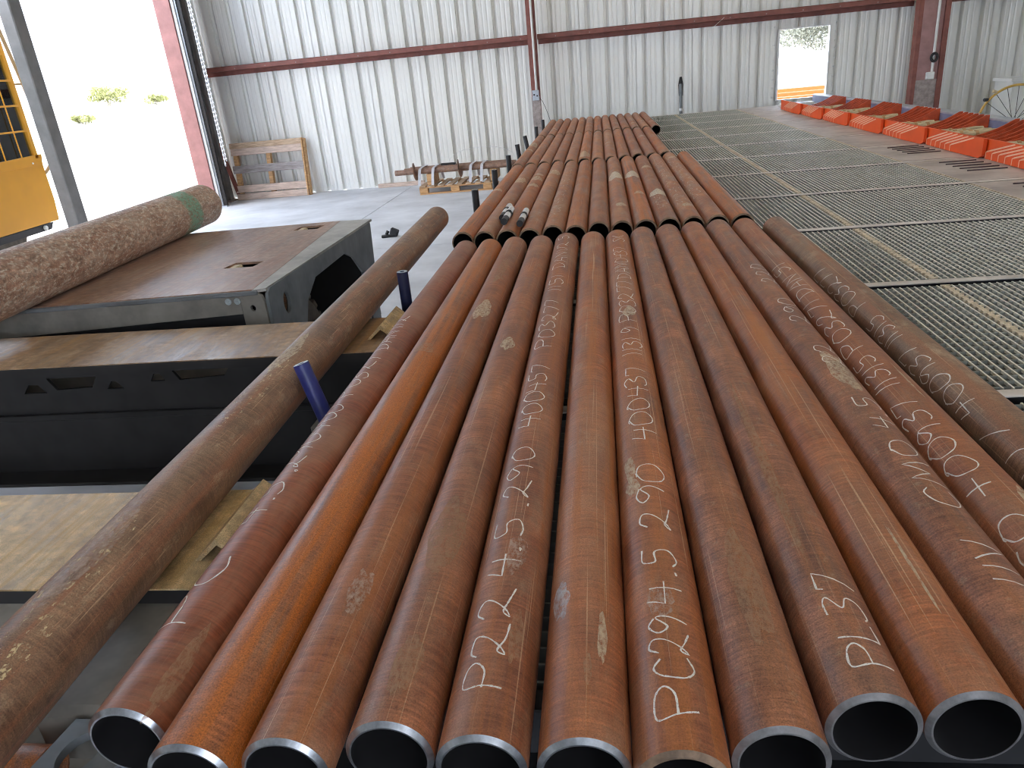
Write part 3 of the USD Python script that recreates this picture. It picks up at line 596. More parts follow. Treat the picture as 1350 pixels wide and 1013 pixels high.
pipe('long greyish-brown pipe lying apart across the two steel plates', -.886, .30, -.989, 4.42, .0690, R_GREY, ENDS_WORN, None, words=[('VIT', 3.45, .075), ('1/5', 3.72, .07)], phi0=-.1, H=.07, chalkmat=CHALK_OLD, smears=[(SPECK, .80, .1, .32, .75), (SPECK, .62, .3, .22, .6), (SM_CREAM, 1.95, -.1, .16, .35), (SPECK, 1.75, .1, .3, .5), (SM_GREY, 1.0, -.1, .16, .5)], n=96)

mats = [R_FAR, R_FOXY, R_BROWN2, R_FAR, R_BROWN, R_FAR, R_ORANGE]
def row(name, n, xa, xb, sp, ya, yb, group, special, seed):
    rr = random.Random(seed)
    for k in range(n):
        words, phi, sm, extra = special.get(k, (None, 0, (), ''))
        lab = f'rusty pipe{extra}, {ORD[k]} from the pegs, {name}'.replace('carrying the steel', 'with the')
        a = ya + rr.uniform(-.035, .035); b = yb + rr.uniform(-.035, .035)
        body = rr.choice(mats)
        extra_sm = list(sm) + ([(SM_CREAM, rr.uniform(a + .3, b - .3), rr.uniform(-.3, .4), .05, .6)] if rr.random() < .5 else [])
        pipe(lab, xa + sp * k, a, xb + sp * k, b, R45, body, ENDS_WORN, group, words=words, phi0=phi, smears=extra_sm, far=True, width=.005, chalkmat=CHALK_OLD, n=40)
long_words = lambda a: [('PC29', a, .075), ('4.5', a + .36, .075), ('.290', a + .60, .075), ('400437', a + 1.0, .075), ('P03277', a + 1.52, .08)]
row('row carrying the steel pins', 13, -.712, -.697, .1153, 3.70, 6.46, 'pipes in the row carrying the steel pins', {
    1: (None, 0, [(SM_CREAM, 5.5, .1, .12, .7)], ''), 2: (None, 0, [(SM_CREAM, 5.54, .1, .10, .8), (SM_CREAM, 5.2, .1, .06, .7)], ' with a pale banded scuff'),
    3: (None, 0, [(SM_CREAM, 5.8, .2, .12, .8)], ''), 4: (long_words(4.0), -.1, (), ' with faint chalk figures'),
    7: (None, 0, [(SM_PALE, 5.35, .0, .17, 1.0)], ' with a broad cream dab'), 8: (None, 0, [(SM_PALE, 5.36, .0, .15, .95)], ' with a square cream dab'),
    9: ([('400437', 4.0, .08), ('11', 5.0, .08)], -.1, [(SM_PALE, 4.5, .1, .11, .9), (SM_CREAM, 5.7, .1, .06, .8)], ' with a cream dab and chalk'),
    10: (long_words(4.1), -.2, (), ' with a long chalk line'), 11: (long_words(4.3), -.4, (), ' with chalk figures')}, 11)
row('row behind the pins', 12, -.712, -.70, .1150, 6.56, 9.32, 'pipes in the row behind the pins', {0: (None, 0, [(SM_CREAM, 8.2, .2, .2, .8)], ''), 5: (None, 0, [(SM_CREAM, 6.9, 0, .2, 1.0)], '')}, 12)
row('row by the metal wall', 13, -.700, -.700, .1148, 9.42, 12.15, 'pipes in the row by the metal wall', {}, 13)

# steel pins lying on the second row
for lab, x, y, a in (('bright steel pin, nearer the pegs of the close pair', 1, 4.0, 0.2), ('bright steel pin, inner one of the close pair', None, 3.80, 0.2), ('single bright steel pin lying apart from the pair', 2, 3.80, 0.3)):
    dx, dy = math.sin(math.radians(a)), math.cos(math.radians(a)); r = .0175
    if x is None: x = -.505; z = ZG + R45 + math.sqrt((R45 + r) ** 2 - .0236 ** 2) + .004
    else: x = -.712 + .1153 * (x + .5); z = ZG + R45 + math.sqrt((R45 + r) ** 2 - .0577 ** 2) + .012
    t = thing('steel_pin', lab, 'pin', (x, y, z - r), 'steel pins on the pipes')
    P = lambda s: np.array([x + dx * s, y + dy * s, z])
    part(t, 'shaft', cyl(P(.09), P(.37), r, 20), PINSTEEL)
    part(t, 'collar', cyl(P(.20), P(.235), r + .003, 20), BLACK, label='black ring round the pin')
    part(t, 'tip', cyl(P(0), P(.09), r, 20), BLACK, label='black end of the pin')

# pegs along the table side
for k, (y, lean, m) in enumerate(((1.80, .045, NAVY), (2.80, .0, NAVY_DK), (4.74, .0, BLACK), (5.72, .0, BLACK), (6.70, 0, BLACK), (7.68, .02, BLACK), (8.66, .03, BLACK), (10.0, 0, BLACK), (11.3, 0, BLACK))):
    lab = ['tilted bright-blue peg with a bare cut top', 'upright dark-navy peg between the grey-brown pipe and the red pipe'] + ['black peg, %s along the table side counted past the two blue ones' % o for o in ORD[:7]]
    x = -.797
    t = thing('pipe_peg', lab[k], 'peg', (x, y, .55), 'pegs along the table side')
    top = np.array([x - lean, y + lean * .4, 1.005 if k < 2 else 1.03]); bot = np.array([x + lean * .1, y, ZG - 0.02])
    part(t, 'peg_tube', lathe([(.0225, 0.), (.0225, np.linalg.norm(top - bot)), (.010, np.linalg.norm(top - bot) + .0005), (.008, np.linalg.norm(top - bot) - .02)], bot, top, 28), m, smooth=30)
    dt = (top - bot) / np.linalg.norm(top - bot)
    part(t, 'cut_face', lathe([(.0215, 0.0012), (.011, 0.0012), (.0105, -.006)], top, top + dt, 28), BAREEND, label='bare metal top')
    part(t, 'socket', bx(x - .035, x + .035, y - .035, y + .035, ZG - .12, ZG - .02, .006), GREYDUST)
    part(t, 'bracket', bx(x + .03, x + .054, y - .02, y + .02, ZG - .12, ZG - .05, .004), GREYDUST)
    part(t, 'stem', bx(x - .03, x + .01, y - .02, y + .02, 0, ZG - .12, .004), GREYDUST)

# ------------------------------------------------------------------ plates and frames on the open side of the table
def plate(lab, m, x0, x1, y0, y1, z1, th, skew=0):
    t = thing('steel_plate', lab, 'plate', ((x0 + x1) / 2, (y0 + y1) / 2, z1 - th))
    part(t, 'plate_top', prism([(x0, y0), (x1, y0 + skew), (x1, y1 + skew), (x0, y1)], 'z', z1 - 0.004, z1), m)
    part(t, 'plate_edge', prism([(x0, y0), (x1, y0 + skew), (x1, y1 + skew), (x0, y1)], 'z', z1 - th, z1 - 0.004), DARKSTEEL, label='dark flame-cut edge')
plate('broad tan rusty plate under the near part of the lone pipe', PLATE_TAN, -2.7, -.70, 1.045, 1.400, ZG, .034)
plate('brown rusty plate in front of the grey deck frame', PLATE_BROWN, -3.4, -.70, 2.300, 2.680, ZG, .036)
def ang(lab, x, y0, y1):
    z = ZG + 0.0005
    single('angle_iron', [prism([(x - .055, z), (x - .042, z), (x, z + .036), (x + .042, z), (x + .055, z), (x, z + .050)], 'y', y0, y1)], PLATE_TAN, lab, 'angle iron', smooth=False)
ang('short inverted angle iron on the tan plate', -.775, 1.13, 1.36)
ang('short inverted angle iron on the brown plate', -.80, 2.42, 2.66)
t = thing('added_tray', 'grey low tray added to darken the floor under the tan plate', 'tray', (-1.9, 1.2, 0))  # tray added so the bright floor patch here turns dark
part(t, 'tray_floor', bx(-2.18, -.99, .80, 1.75, .40, .412), GREYDUST)
part(t, 'tray_rim', [bx(-2.18, -.99, .79, .80, .38, .47, .002), bx(-2.18, -.99, 1.75, 1.76, .38, .47, .002), bx(-2.19, -2.18, .79, 1.76, .38, .47, .002), bx(-.99, -.98, .79, 1.76, .38, .47, .002)], GREYDUST)
for x in (-2.1, -1.1):
    for y in (.87, 1.65): part(t, 'leg', bx(x - .03, x + .03, y - .03, y + .03, 0, .40, .004), GREYDUST)
t = thing('support_tube', 'dusty grey box tube under the tan plate', 'tube', (-.88, 1.0, 0))
part(t, 'tube_body', bx(-.955, -.815, .79, 1.42, ZG - .155, ZG - .036, .014), GREYDUST)
part(t, 'leg', bx(-.93, -.84, 1.15, 1.25, 0, ZG - .155, .006), GREYDUST)
part(t, 'leg', bx(-.93, -.84, .84, .92, 0, ZG - .155, .006), GREYDUST)
pl = Polygon([(-.875, .655), (-.76, .655), (-.735, .71), (-.75, .784), (-.86, .784)]).difference(Polygon([(-.812 + .030 * math.cos(a), .722 + .038 * math.sin(a)) for a in np.linspace(0, 6.28, 24, endpoint=False)]))
t = thing('lug_plate', 'grey lug plate with a round hole at the tube end', 'lug', (-.84, .7, 0))
part(t, 'lug', prism(pl, 'z', .797, .812), GREYSTEEL)
part(t, 'stem', bx(-.85, -.79, .658, .678, 0, .797), GREYSTEEL)
t = thing('pipe_stub', 'short orange-red rusty pipe stub low beside the lug plate', 'pipe', (-1.1, .70, 0))
part(t, 'stub_body', lathe([(.036, 0), (.040, .004), (.040, .49), (.036, .494), (.033, .494), (.033, 0), (.036, 0)], (-1.38, .735, .752), (-.886, .735, .752), 40), R_ORANGE)
part(t, 'stand', bx(-1.2, -1.14, .695, .775, 0, .712), GREYDUST)

# girder under the brown plate: web with windows
web = sbox(-3.4, -.86, ).buffer(0) if False else Polygon([(-3.4, .37), (-.86, .37), (-.86, .820), (-3.4, .820)])
for pts in ([(-2.26, .712), (-2.16, .712), (-2.19, .748), (-2.23, .748)], [(-2.115, .722), (-1.965, .728), (-1.935, .772), (-2.145, .772)], [(-1.905, .718), (-1.835, .718), (-1.86, .750), (-1.88, .750)],
            [(-1.72, .742), (-1.66, .742), (-1.675, .772), (-1.70, .772)], [(-1.60, .742), (-1.42, .752), (-1.39, .792), (-1.63, .792)], [(-2.9, .72), (-2.6, .72), (-2.55, .78), (-2.95, .78)]):
    web = web.difference(Polygon(pts))
t = thing('steel_girder', 'dark deep steel girder with cut-out windows carrying the brown plate', 'girder', (-2.1, 2.35, 0))
part(t, 'web', prism(web, 'y', 2.405, 2.417), DARKSTEEL)
part(t, 'web_stiffener', bx(-3.4, -.86, 2.390, 2.405, .60, .625, .003), DARKSTEEL)
part(t, 'bottom_flange', bx(-3.4, -.86, 2.30, 2.62, .355, .370, .003), DARKSTEEL)
part(t, 'back_lip', bx(-3.4, -.86, 2.60, 2.612, .37, .60, .003), PLATE_TAN)
for x in (-3.2, -.96):
    part(t, 'leg', bx(x - .04, x + .04, 2.44, 2.56, 0, .355, .006), GREYDUST if x > -2 else DARKSTEEL)
    part(t, 'leg_top', bx(x - .04, x + .04, 2.44, 2.52, .37, .820, .004), DARKSTEEL)

# grey deck frame with a tyre under it
ZD = .950; FLANGE = plain('flange_lit_tone', (0.40, 0.385, 0.345), 0.4, 0.3, 0.35, 6)  # top flange coloured lighter than its frame to look lit
t = thing('deck_frame', 'grey steel deck frame with brown top plate and big trapezoid side cut-out', 'frame', (-2.2, 3.6, 0))
top = Polygon([(-3.6, 2.72), (-1.476, 2.880), (-1.60, 4.43), (-3.6, 4.30)])
slots = []
for (x, y) in ((-1.745, 3.37), (-1.745, 4.265)):
    s = Polygon([(x - .075, y - .055), (x + .075, y - .055), (x + .085, y + .055), (x - .065, y + .055)]); slots.append(s); top = top.difference(s)
part(t, 'deck_plate', prism(top, 'z', ZD - .012, ZD), DECK)
for i, (x, y) in enumerate(((-1.745, 3.37), (-1.745, 4.265))):
    part(t, 'slot_block', bx(x - .062, x - .018, y - .040, y + .040, ZD - .05, ZD - .004, .008), CREAM, label='pale block in the slot')
    part(t, 'slot_pocket', bx(x - .10, x + .10, y - .06, y + .06, ZD - .075, ZD - .055), R_GREY)
part(t, 'top_flange', prism([(-1.476, 2.872), (-1.425, 2.896), (-1.400, 4.42), (-1.60, 4.43)], 'z', ZD - .014, ZD - .001), FLANGE)
front = Polygon([(-3.6, .74), (-1.50, .772), (-1.50, .855), (-1.53, .862), (-1.535, ZD - .013), (-3.6, ZD - .028)])
part(t, 'front_rail', rot(prism([(-3.6, .800), (-1.535, .850), (-1.535, ZD - .013), (-3.6, ZD - .013)], 'y', 2.868, 2.880), (0, 0, 1), 4.3, (-1.476, 2.88, 0)), GREYDUST)
part(t, 'front_nosing', rot(bx(-3.6, -1.45, 2.862, 2.872, ZD - .022, ZD - .002, .004), (0, 0, 1), 4.3, (-1.476, 2.88, 0)), GREYSTEEL)
part(t, 'recess_shade_bar', rot(bx(-3.6, -1.46, 2.95, 2.97, .62, ZD - .10, .004), (0, 0, 1), 4.3, (-1.476, 2.95, 0)), BLACK)  # black panel standing in for the shade of the recess
part(t, 'light_block_skirt', rot(bx(-3.6, -1.46, 2.955, 2.967, .05, .62, .004), (0, 0, 1), 4.3, (-1.476, 2.95, 0)), GREYDUST)  # skirt added to block light from the floor under the girder
corner = Polygon([(-1.535, .20), (-1.430, .20), (-1.430, ZD - .05), (-1.437, ZD - .025), (-1.455, ZD - .014), (-1.535, ZD - .013)]).difference(Polygon([(-1.485 + .012 * math.cos(a), .872 + .014 * math.sin(a)) for a in np.linspace(0, 6.28, 16, endpoint=False)]))
part(t, 'corner_plate', prism(corner, 'y', 2.868, 2.884), GREYDUST)
for bxp in (-1.585, -1.545):
    part(t, 'bolt', lathe([(.014, 0), (.014, .004), (.006, .004), (.006, .010), (.0001, .010)], (bxp, 2.862, .908), (bxp, 2.8, .908), 16), BAREEND)
hs = lambda cy, cz, ry, rz: Polygon([(cy + ry * math.cos(a), cz + rz * math.sin(a)) for a in np.linspace(0, 6.28, 24, endpoint=False)])
side = Polygon([(2.884, .20), (3.10, .20), (3.185, .62), (3.29, .780), (3.43, .853), (3.90, .860), (4.02, .810), (4.15, .690), (4.23, .20), (4.33, .20), (4.40, .72), (4.43, ZD - .03), (4.40, ZD - .006), (2.92, ZD - .006), (2.895, ZD - .02), (2.884, ZD - .05)])
side = side.difference(hs(3.055, .838, .035, .050)).difference(hs(3.062, .700, .030, .042))
part(t, 'side_plate', prism(side, 'x', -1.430, -1.416), GREYSTEEL)
part(t, 'hole_sleeve', lathe([(.050, 0), (.050, .06), (.040, .06), (.040, 0)], (-1.44, 3.055, .838), (-1.6, 3.055, .838), 24), R_GREY)
part(t, 'back_plate', bx(-3.6, -1.43, 4.385, 4.40, .35, ZD - .013), DARKSTEEL)
part(t, 'inner_plate', bx(-2.05, -2.03, 2.95, 4.38, .30, ZD - .013), BLACK)
for y in (2.94, 4.28): part(t, 'foot', bx(-1.46, -1.40, y - .05, y + .05, 0, .20, .004), GREYDUST)
for y in (3.0, 4.2): part(t, 'foot', bx(-3.4, -3.3, y - .05, y + .05, 0, ZD - .03, .004), GREYDUST)
tr = [lathe([(.20, -.11), (.33, -.12), (.365, -.085), (.372, 0), (.365, .085), (.33, .12), (.20, .11)], (-1.72, 3.55, .372), (-1.0, 3.55, .372), 48)]
for k in range(24):
    a = k / 24 * 2 * np.pi
    tr.append(rot(bx(-1.83, -1.73, 3.52, 3.58, .372 + .362, .372 + .388, .004), (1, 0, 0), math.degrees(a), (-1.72, 3.55, .372)))
    tr.append(rot(bx(-1.72, -1.62, 3.52, 3.58, .372 + .362, .372 + .388, .004), (1, 0, 0), math.degrees(a) + 7, (-1.72, 3.55, .372)))
wl = thing('tyre', 'dark treaded tyre seen through the deck frame cut-out', 'tyre', (-1.72, 3.55, 0))
part(wl, 'tyre_body', tr, RUBBER)
part(wl, 'wheel_disc', lathe([(.0001, .0), (.06, .0), (.10, -.03), (.20, -.05), (.20, .05)], (-1.72, 3.55, .372), (-1.0, 3.55, .372), 40), DARKSTEEL)

# the big old pipe across the deck
RB = .127
p, q = np.array([-2.32, .75, ZD + RB + .001]), np.array([-2.607, 4.70, ZD + RB + .001]); L = np.linalg.norm(q - p); d = (q - p) / L
t = thing('large_steel_pipe', 'large scaly old pipe with a green paint band lying on the deck frame', 'pipe', (-2.5, 3.2, ZD))
part(t, 'pipe_body', lathe([(RB, L * i / 24) for i in range(24)] + [(RB, L - .015), (RB - .004, L - .004), (RB - .010, L)], p, q, 96), R_OLD, smooth=40)
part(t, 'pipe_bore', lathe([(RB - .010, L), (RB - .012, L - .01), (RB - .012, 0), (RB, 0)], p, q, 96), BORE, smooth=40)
gb = []
for k in range(3):
    gb.append(lathe([(RB + .0004 + .0001 * k, L - .50 + .02 * k), (RB + .0004 + .0001 * k, L - .30 - .01 * k)], p, q, 96))
part(t, 'paint_band', gb, SM_GREEN, label='worn green paint band', smooth=40)
t = thing('pipe_stand', 'steel trestle holding up the outer end of the large pipe', 'stand', (-2.36, 1.3, 0))
part(t, 'post', bx(-2.46, -2.26, 1.42, 1.50, 0, ZD - .02, .006), GREYDUST); part(t, 'saddle', bx(-2.50, -2.22, 1.40, 1.52, ZD - .02, ZD - .0005, .006), GREYDUST)

single('scrap_piece', [rot(bx(-2.66, -2.47, 8.66, 8.74, 0, .03, .008), (0, 0, 1), 15, (-2.56, 8.7, 0)), rot(bx(-2.56, -2.46, 8.67, 8.73, .02, .10, .01), (0, 1, 0), 25, (-2.51, 8.7, .03)), cyl((-2.6, 8.7, .03), (-2.58, 8.72, .07), .02, 10)], BLACK, 'small dark scrap lying on the open concrete', 'scrap')

# ------------------------------------------------------------------ pallets
def board(x0, x1, y0, y1, z0, z1): return bx(x0, x1, y0, y1, z0, z1, .004)
t = thing('leaning_pallet', 'wooden pallet standing on edge against the metal wall', 'pallet', (-5.9, 13.15, 0))
lean = lambda m: rot(m, (1, 0, 0), -9, (0, 13.10, 0))
for z0, z1, m, o in ((.895, .990, WOOD_A, 0), (.775, .893, WOOD_B, .004), (.465, .600, WOOD_C, 0), (.130, .255, WOOD_B, 0), (.0, .112, WOOD_B, .004)):
    part(t, 'slat', lean(board(-6.58 + rng.uniform(-.01, .01), -5.225 + rng.uniform(-.01, .02), 13.075 - o, 13.095 - o, z0, z1)), m)
for x in (-6.55, -5.93, -5.26): part(t, 'stringer', lean(board(x, x + .075, 13.096, 13.185, .0, .985)), WOOD_D)
part(t, 'side_board', lean(board(-5.24, -5.215, 13.06, 13.20, .0, .99)), WOOD_D)

t = thing('pallet', 'low wooden pallet under the strapped augers', 'pallet', (-2.3, 12.4, 0))
for y in np.linspace(12.05, 12.80, 2): part(t, 'bottom_board', board(-2.92, -1.72, y - .05, y + .05, 0, .02), WOOD_D)
for x in (-2.88, -2.36, -1.83):
    for y in (12.08, 12.77): part(t, 'block', board(x - .05, x + .09, y - .05, y + .05, .02, .095), WOOD_D)
for y in (12.08, 12.77): part(t, 'stringer_board', board(-2.93, -1.72, y - .05, y + .05, .095, .115), WOOD_D)
for k in range(8): part(t, 'deck_board', board(-2.92 + .152 * k, -2.92 + .152 * k + .095, 12.02, 12.84, .115, .135), WOOD_A)
for lab, x in (('upright wooden block under the flighted end of the augers', -2.75), ('upright wooden block under the plain end of the augers', -1.71)):
    single('wooden_block', board(x - .05, x + .05, 12.10, 12.60, .136, .308), WOOD_D, lab, 'block', 'blocks under the augers')
def flight(xc, y, z, r0, r1, pitch, turns, sgn=1):
    n = int(28 * turns); V, F = [], []
    for k in range(n + 1):
        a = 2 * np.pi * k / 28
        for off in (-.004, .004):
            for r in (r0, r1): V.append((xc + pitch * a / 6.283 + off, y + r * math.cos(a) * sgn, z + r * math.sin(a)))
    for k in range(n):
        a, b = 4 * k, 4 * k + 4
        for i, j in ((0, 1), (1, 3), (3, 2), (2, 0)): F += [(a + i, a + j, b + j), (a + i, b + j, b + i)]
    return trimesh.Trimesh(np.array(V), np.array(F), process=False)
RAUG = rust('auger_rust', (0.10, 0.065, 0.052), (0.16, 0.10, 0.08), (0.24, 0.16, 0.13), (0.36, 0.16, 0.06), 0.4)
for lab, y, z, x0, x1, fl in (('rusty auger with two worn flights, front one on the pallet', 12.18, .353, -3.33, -1.40, (-3.0, -2.26)), ('rusty plain auger shaft behind the flighted one', 12.37, .353, -3.22, -1.35, ()), ('rusty auger shaft with a thick coupling, hindmost on the pallet', 12.52, .353, -3.15, -1.45, ())):
    t = thing('auger', lab, 'auger', ((x0 + x1) / 2, y, z), 'augers on the pallet')
    part(t, 'shaft', lathe([(.0001, 0), (.043, 0), (.043, x1 - x0), (.0001, x1 - x0)], (x0, y, z), (x1, y, z), 20), RAUG)
    for f in fl: part(t, 'flight', flight(f - .03, y, z, .04, .140, .06, .95), RAUG)
    if y > 12.5: part(t, 'coupling', cyl((-2.62, y, z), (-2.38, y, z), .068, 18), DARKSTEEL)
for k, x in enumerate((-2.90, -2.68, -2.06, -1.88)):
    P = [(x - .02, 12.03, .142), (x - .01, 12.08, .30), (x, 12.115, .385), (x + .01, 12.18, .404), (x + .02, 12.35, .412), (x + .02, 12.52, .406), (x + .02, 12.60, .36), (x + .02, 12.80, .142)]
    c = catmull(P, 4); off = np.array([.022, 0, 0]); V = np.vstack([c - off, c + off, c - off + [0, 0, .004], c + off + [0, 0, .004]]); n = len(c); F = []
    for i in range(n - 1):
        for a, b in ((0, 1), (2, 3), (0, 2), (1, 3)): F += [(a * n + i, a * n + i + 1, b * n + i + 1), (a * n + i, b * n + i + 1, b * n + i)]
    single('strap', trimesh.Trimesh(V, np.array(F), process=False), STRAP, f'pale grey strap over the augers, {ORD[k]} from their flighted end', 'strap', 'straps over the augers')
a = np.linspace(0, np.pi, 24)
single('wire', tube(np.c_[-1.95 - .55 * np.cos(a) + .0, np.full(24, 12.6), .42 + .20 * np.sin(a)], .006, 6), WHITE, 'thin white wire arching over the augers', 'wire')
a = np.linspace(0, 1, 16)
single('cable', tube(np.c_[-0.94 + .30 * a ** .7, np.full(16, 12.97), 1.28 - 1.0 * a], .004, 6), BLACK, 'thin dark cable drooping from the slim column', 'cable')
single('string', tube(np.c_[.46 + 1.56 * a, np.full(16, 13.12) - .05 * np.sin(a * 3.14), 1.165 + 1.03 * a - .04 * np.sin(a * 3.14)], .003, 6), WHITE, 'thin white string slanting up across the wall to the rail', 'string')
t = thing('pry_bar', 'dark grey pry bar with a flat tip propped against the wall', 'bar', (1.355, 13.1, 0))
part(t, 'bar_shaft', [cyl((1.345, 13.02, 0), (1.362, 13.24, 1.28), .026, 12)], GREYSTEEL)
part(t, 'flat_tip', rot(prism([(1.330, 1.10), (1.394, 1.10), (1.402, 1.27), (1.382, 1.39), (1.346, 1.39), (1.322, 1.27)], 'y', 13.225, 13.240), (1, 0, 0), -8, (1.36, 13.23, 1.2)), DARKSTEEL)
part(t, 'tape_wrap', cyl((1.3555, 13.155, .865), (1.357, 13.165, .905), .030, 12), WHITE, label='white tape wrapped round the bar')

# ------------------------------------------------------------------ orange comb rail along the table
t = thing('comb_rail', 'long bright-orange comb rail with finned groups on the table', 'comb rail', (2.9, 7.9, ZG))
YA, YB = 3.0, 12.05
zb = ZG + .005
part(t, 'front_plate', bx(2.622, 2.640, YA, YB - .35, zb, zb + .126, .002), ORANGE)
part(t, 'back_rail', bx(3.30, 3.42, YA, YB + .6, zb + .098, zb + .116, .004), GALV, label='grey flat back rail')
part(t, 'back_web', bx(3.30, 3.315, YA, YB + .6, zb, zb + .098, .003), plain('blue_grey_paint', (0.20, 0.22, 0.34), 0.5, 0, 0.2, 6), label='bluish web of the back rail')
def blade(Y, n=.97):               # in (y, z): toe and long chamfer at the far end, a clipped lower corner at the near end
    return [(Y, zb), (Y, zb + .044), (Y - .03, zb + .056), (Y - .36, zb + .130), (Y - n, zb + .130), (Y - n, zb + .02), (Y - n + .05, zb)]
curve = catmull([(2.65, .090), (2.80, .038), (2.92, .030), (3.04, .048), (3.16, .086), (3.27, .140)], 4)
back_fin = [(2.642, zb)] + [(a, zb + b) for a, b in curve] + [(3.298, zb + .140), (3.298, zb)]
STRIP_TONE = plain('strip_brown', (0.085, 0.055, 0.060), 0.6)
PEACH = plain('lit_edge_tone', (0.92, 0.50, 0.32), 0.45, 0, 0.1, 20)
for k in range(9):
    y0 = 3.58 + 0.985 * k
    for i in range(6):
        Y = y0 - .095 * i; x = 2.612 - .0040 * i; n = .978 - .095 * i; pb = np.array(blade(Y, n))
        if Y - .97 < YA - .9 or Y > YB: continue
        fn = part(t, 'blade', prism(blade(Y, n), 'x', x - .0018, x + .0018), ORANGE)
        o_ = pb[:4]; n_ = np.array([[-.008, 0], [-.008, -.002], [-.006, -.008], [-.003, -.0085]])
        part(fn, 'lit_edge', prism(np.vstack([o_ + [.0006, .0006], (o_ + n_)[::-1]]), 'x', x - .0022, x + .0018), PEACH, label='pale strip painted as a lit edge')  # pale strip paints the bright edge highlight onto each blade
    for i in range(6):
        y = y0 + .02 - .100 * i
        if YA < y < YB - .05: part(t, 'curved_fin', prism(back_fin, 'y', y - .006, y + .006), ORANGE_DK)
    for i in range(6):
        y = y0 - .02 - .105 * i
        if YA < y < YB - .05 and k < 4 and i < 5: part(t, 'dark_strip', bx(2.31, 2.548, y - .004, y + .004, zb - .003, zb + .004, .001), STRIP_TONE, label='dark purple-brown strip on the sheet')  # dark purple-brown strips lying flat on the sheet
for k in range(8):
    for i in range(2 if k % 3 else 3):
        y = 3.60 + .985 * k + .12 + .125 * i; x0 = 2.78 + rng.uniform(0, .08); z = zb + .036
        L = rng.uniform(.32, .42); s = rng.uniform(-.03, .03); pts = [(x0 + L * q, y + s * q + .012 * math.sin(q * 7 + i), z + .004 * math.sin(9 * q)) for q in np.linspace(0, 1, 8)]
        tk = thing('wooden_stake', f'cream wooden stake, {["inner", "middle", "outer"][i]} of those in the {ORD[k]} gap of the comb rail', 'stake', pts[0], 'stakes between the comb fins')
        part(tk, 'stick', tube(pts, .026, 10), CREAM)
        for q in (.3, .68):
            c = np.array(pts[int(q * 7)]); part(tk, 'knot', cyl(c - [.012, 0, 0], c + [.012, 0, 0], .031, 12), WOOD_D)
# end of the table under the wall opening
for k, (x, y) in enumerate(((2.84, 12.25), (3.10, 12.30), (3.58, 12.20))):
    tk = thing('slotted_block', f'pale slotted metal block under the wall opening, {ORD[k]} from the comb rail end', 'block', (x, y, ZG), 'slotted blocks under the opening')
    part(tk, 'block_body', bx(x - .11, x + .11, y - .12, y + .12, ZG + .002, ZG + .04, .006), WHITE)
    for s in (-.05, .05): part(tk, 'slot', bx(x - .08, x + .06, y + s - .018, y + s + .018, ZG + .038, ZG + .0415), plain(f'slot_grey_{k}_{"a" if s < 0 else "b"}', (.20, .24, .32), .6), label='dark slot')

# yellow wheel and clear sheet by the far corner
c = np.array([5.56, 11.2, .482]); a = np.linspace(0, 2 * np.pi, 64, endpoint=False)
t = thing('spoked_wheel', 'large yellow-rimmed spoked wheel standing behind the comb rail', 'wheel', (c[0], c[1], 0))
part(t, 'rim', tube(np.c_[c[0] + .465 * np.cos(a), np.full(64, c[1]), c[2] + .465 * np.sin(a)], .016, 8, True), RIMYEL, smooth=True)
for k in range(20):
    q = 2 * np.pi * k / 20; part(t, 'spoke', cyl(c + [.03 * math.cos(q), (-1) ** k * .03, .03 * math.sin(q)], c + [.455 * math.cos(q), 0, .455 * math.sin(q)], .0035, 5), DARKSTEEL)
part(t, 'hub', cyl(c + [0, -.05, 0], c + [0, .05, 0], .035, 16), DARKSTEEL)
for q in (2.45, 2.18):
    e = c + [.48 * math.cos(q), 0, .48 * math.sin(q)]; part(t, 'valve', cyl(e, e + [.05 * math.cos(q + .6), -.01, .05 * math.sin(q + .6)], .022, 8), BLACK if q > 2.3 else CREAM)
t = thing('plastic_bin', 'translucent white plastic bin standing behind the yellow wheel', 'bin', (5.95, 11.9, 0))
part(t, 'bin_wall', [bx(5.72, 5.735, 11.7, 12.2, 0, .98, .004), bx(6.3, 6.315, 11.7, 12.2, 0, .98, .004), bx(5.735, 6.3, 12.18, 12.2, 0, .98, .004), bx(5.735, 6.3, 11.7, 11.72, 0, .98, .004)], plain('bin_plastic', (.74, .74, .70), .35, 0, .06, 4))
part(t, 'bin_rim', [bx(5.70, 6.33, 11.68, 11.70, .96, 1.0, .004), bx(5.70, 6.33, 12.2, 12.22, .96, 1.0, .004), bx(5.69, 5.72, 11.68, 12.22, .96, 1.0, .004), bx(6.31, 6.34, 11.68, 12.22, .96, 1.0, .004)], WHITE)

# ------------------------------------------------------------------ the yard
MX = -7.90
t = thing('yellow_machine', 'yellow loader with a barred cab window parked outside the open door', 'loader', (MX - .8, 9.0, 0))
body = prism([(7.0, .40), (8.9, .30), (10.13, .315), (10.165, .60), (10.16, 1.10), (10.20, 1.235), (7.0, 1.13)], 'x', MX - 1.5, MX)
part(t, 'body_panel', body, YELLOW)
part(t, 'belly_strip', prism([(7.0, .24), (8.9, .20), (9.95, .215), (10.02, .30), (8.9, .29), (7.0, .39)], 'x', MX - 1.45, MX - .02), BLACK)
part(t, 'bolt', cyl((MX - .02, 9.82, .255), (MX + .012, 9.82, .255), .03, 12), WHITE)
part(t, 'seam_trim', prism([(7.0, 1.055), (10.155, 1.09), (10.155, 1.098), (7.0, 1.063)], 'x', MX, MX + .006), YELLOW)
part(t, 'rivet', cyl((MX, 9.97, 1.13), (MX + .01, 9.97, 1.13), .012, 10), WHITE)
for y in (10.06, 7.05, 8.9): part(t, 'cab_pillar', bx(MX - .06, MX, y, y + .07, 1.18, 3.0, .008), YELLOW)
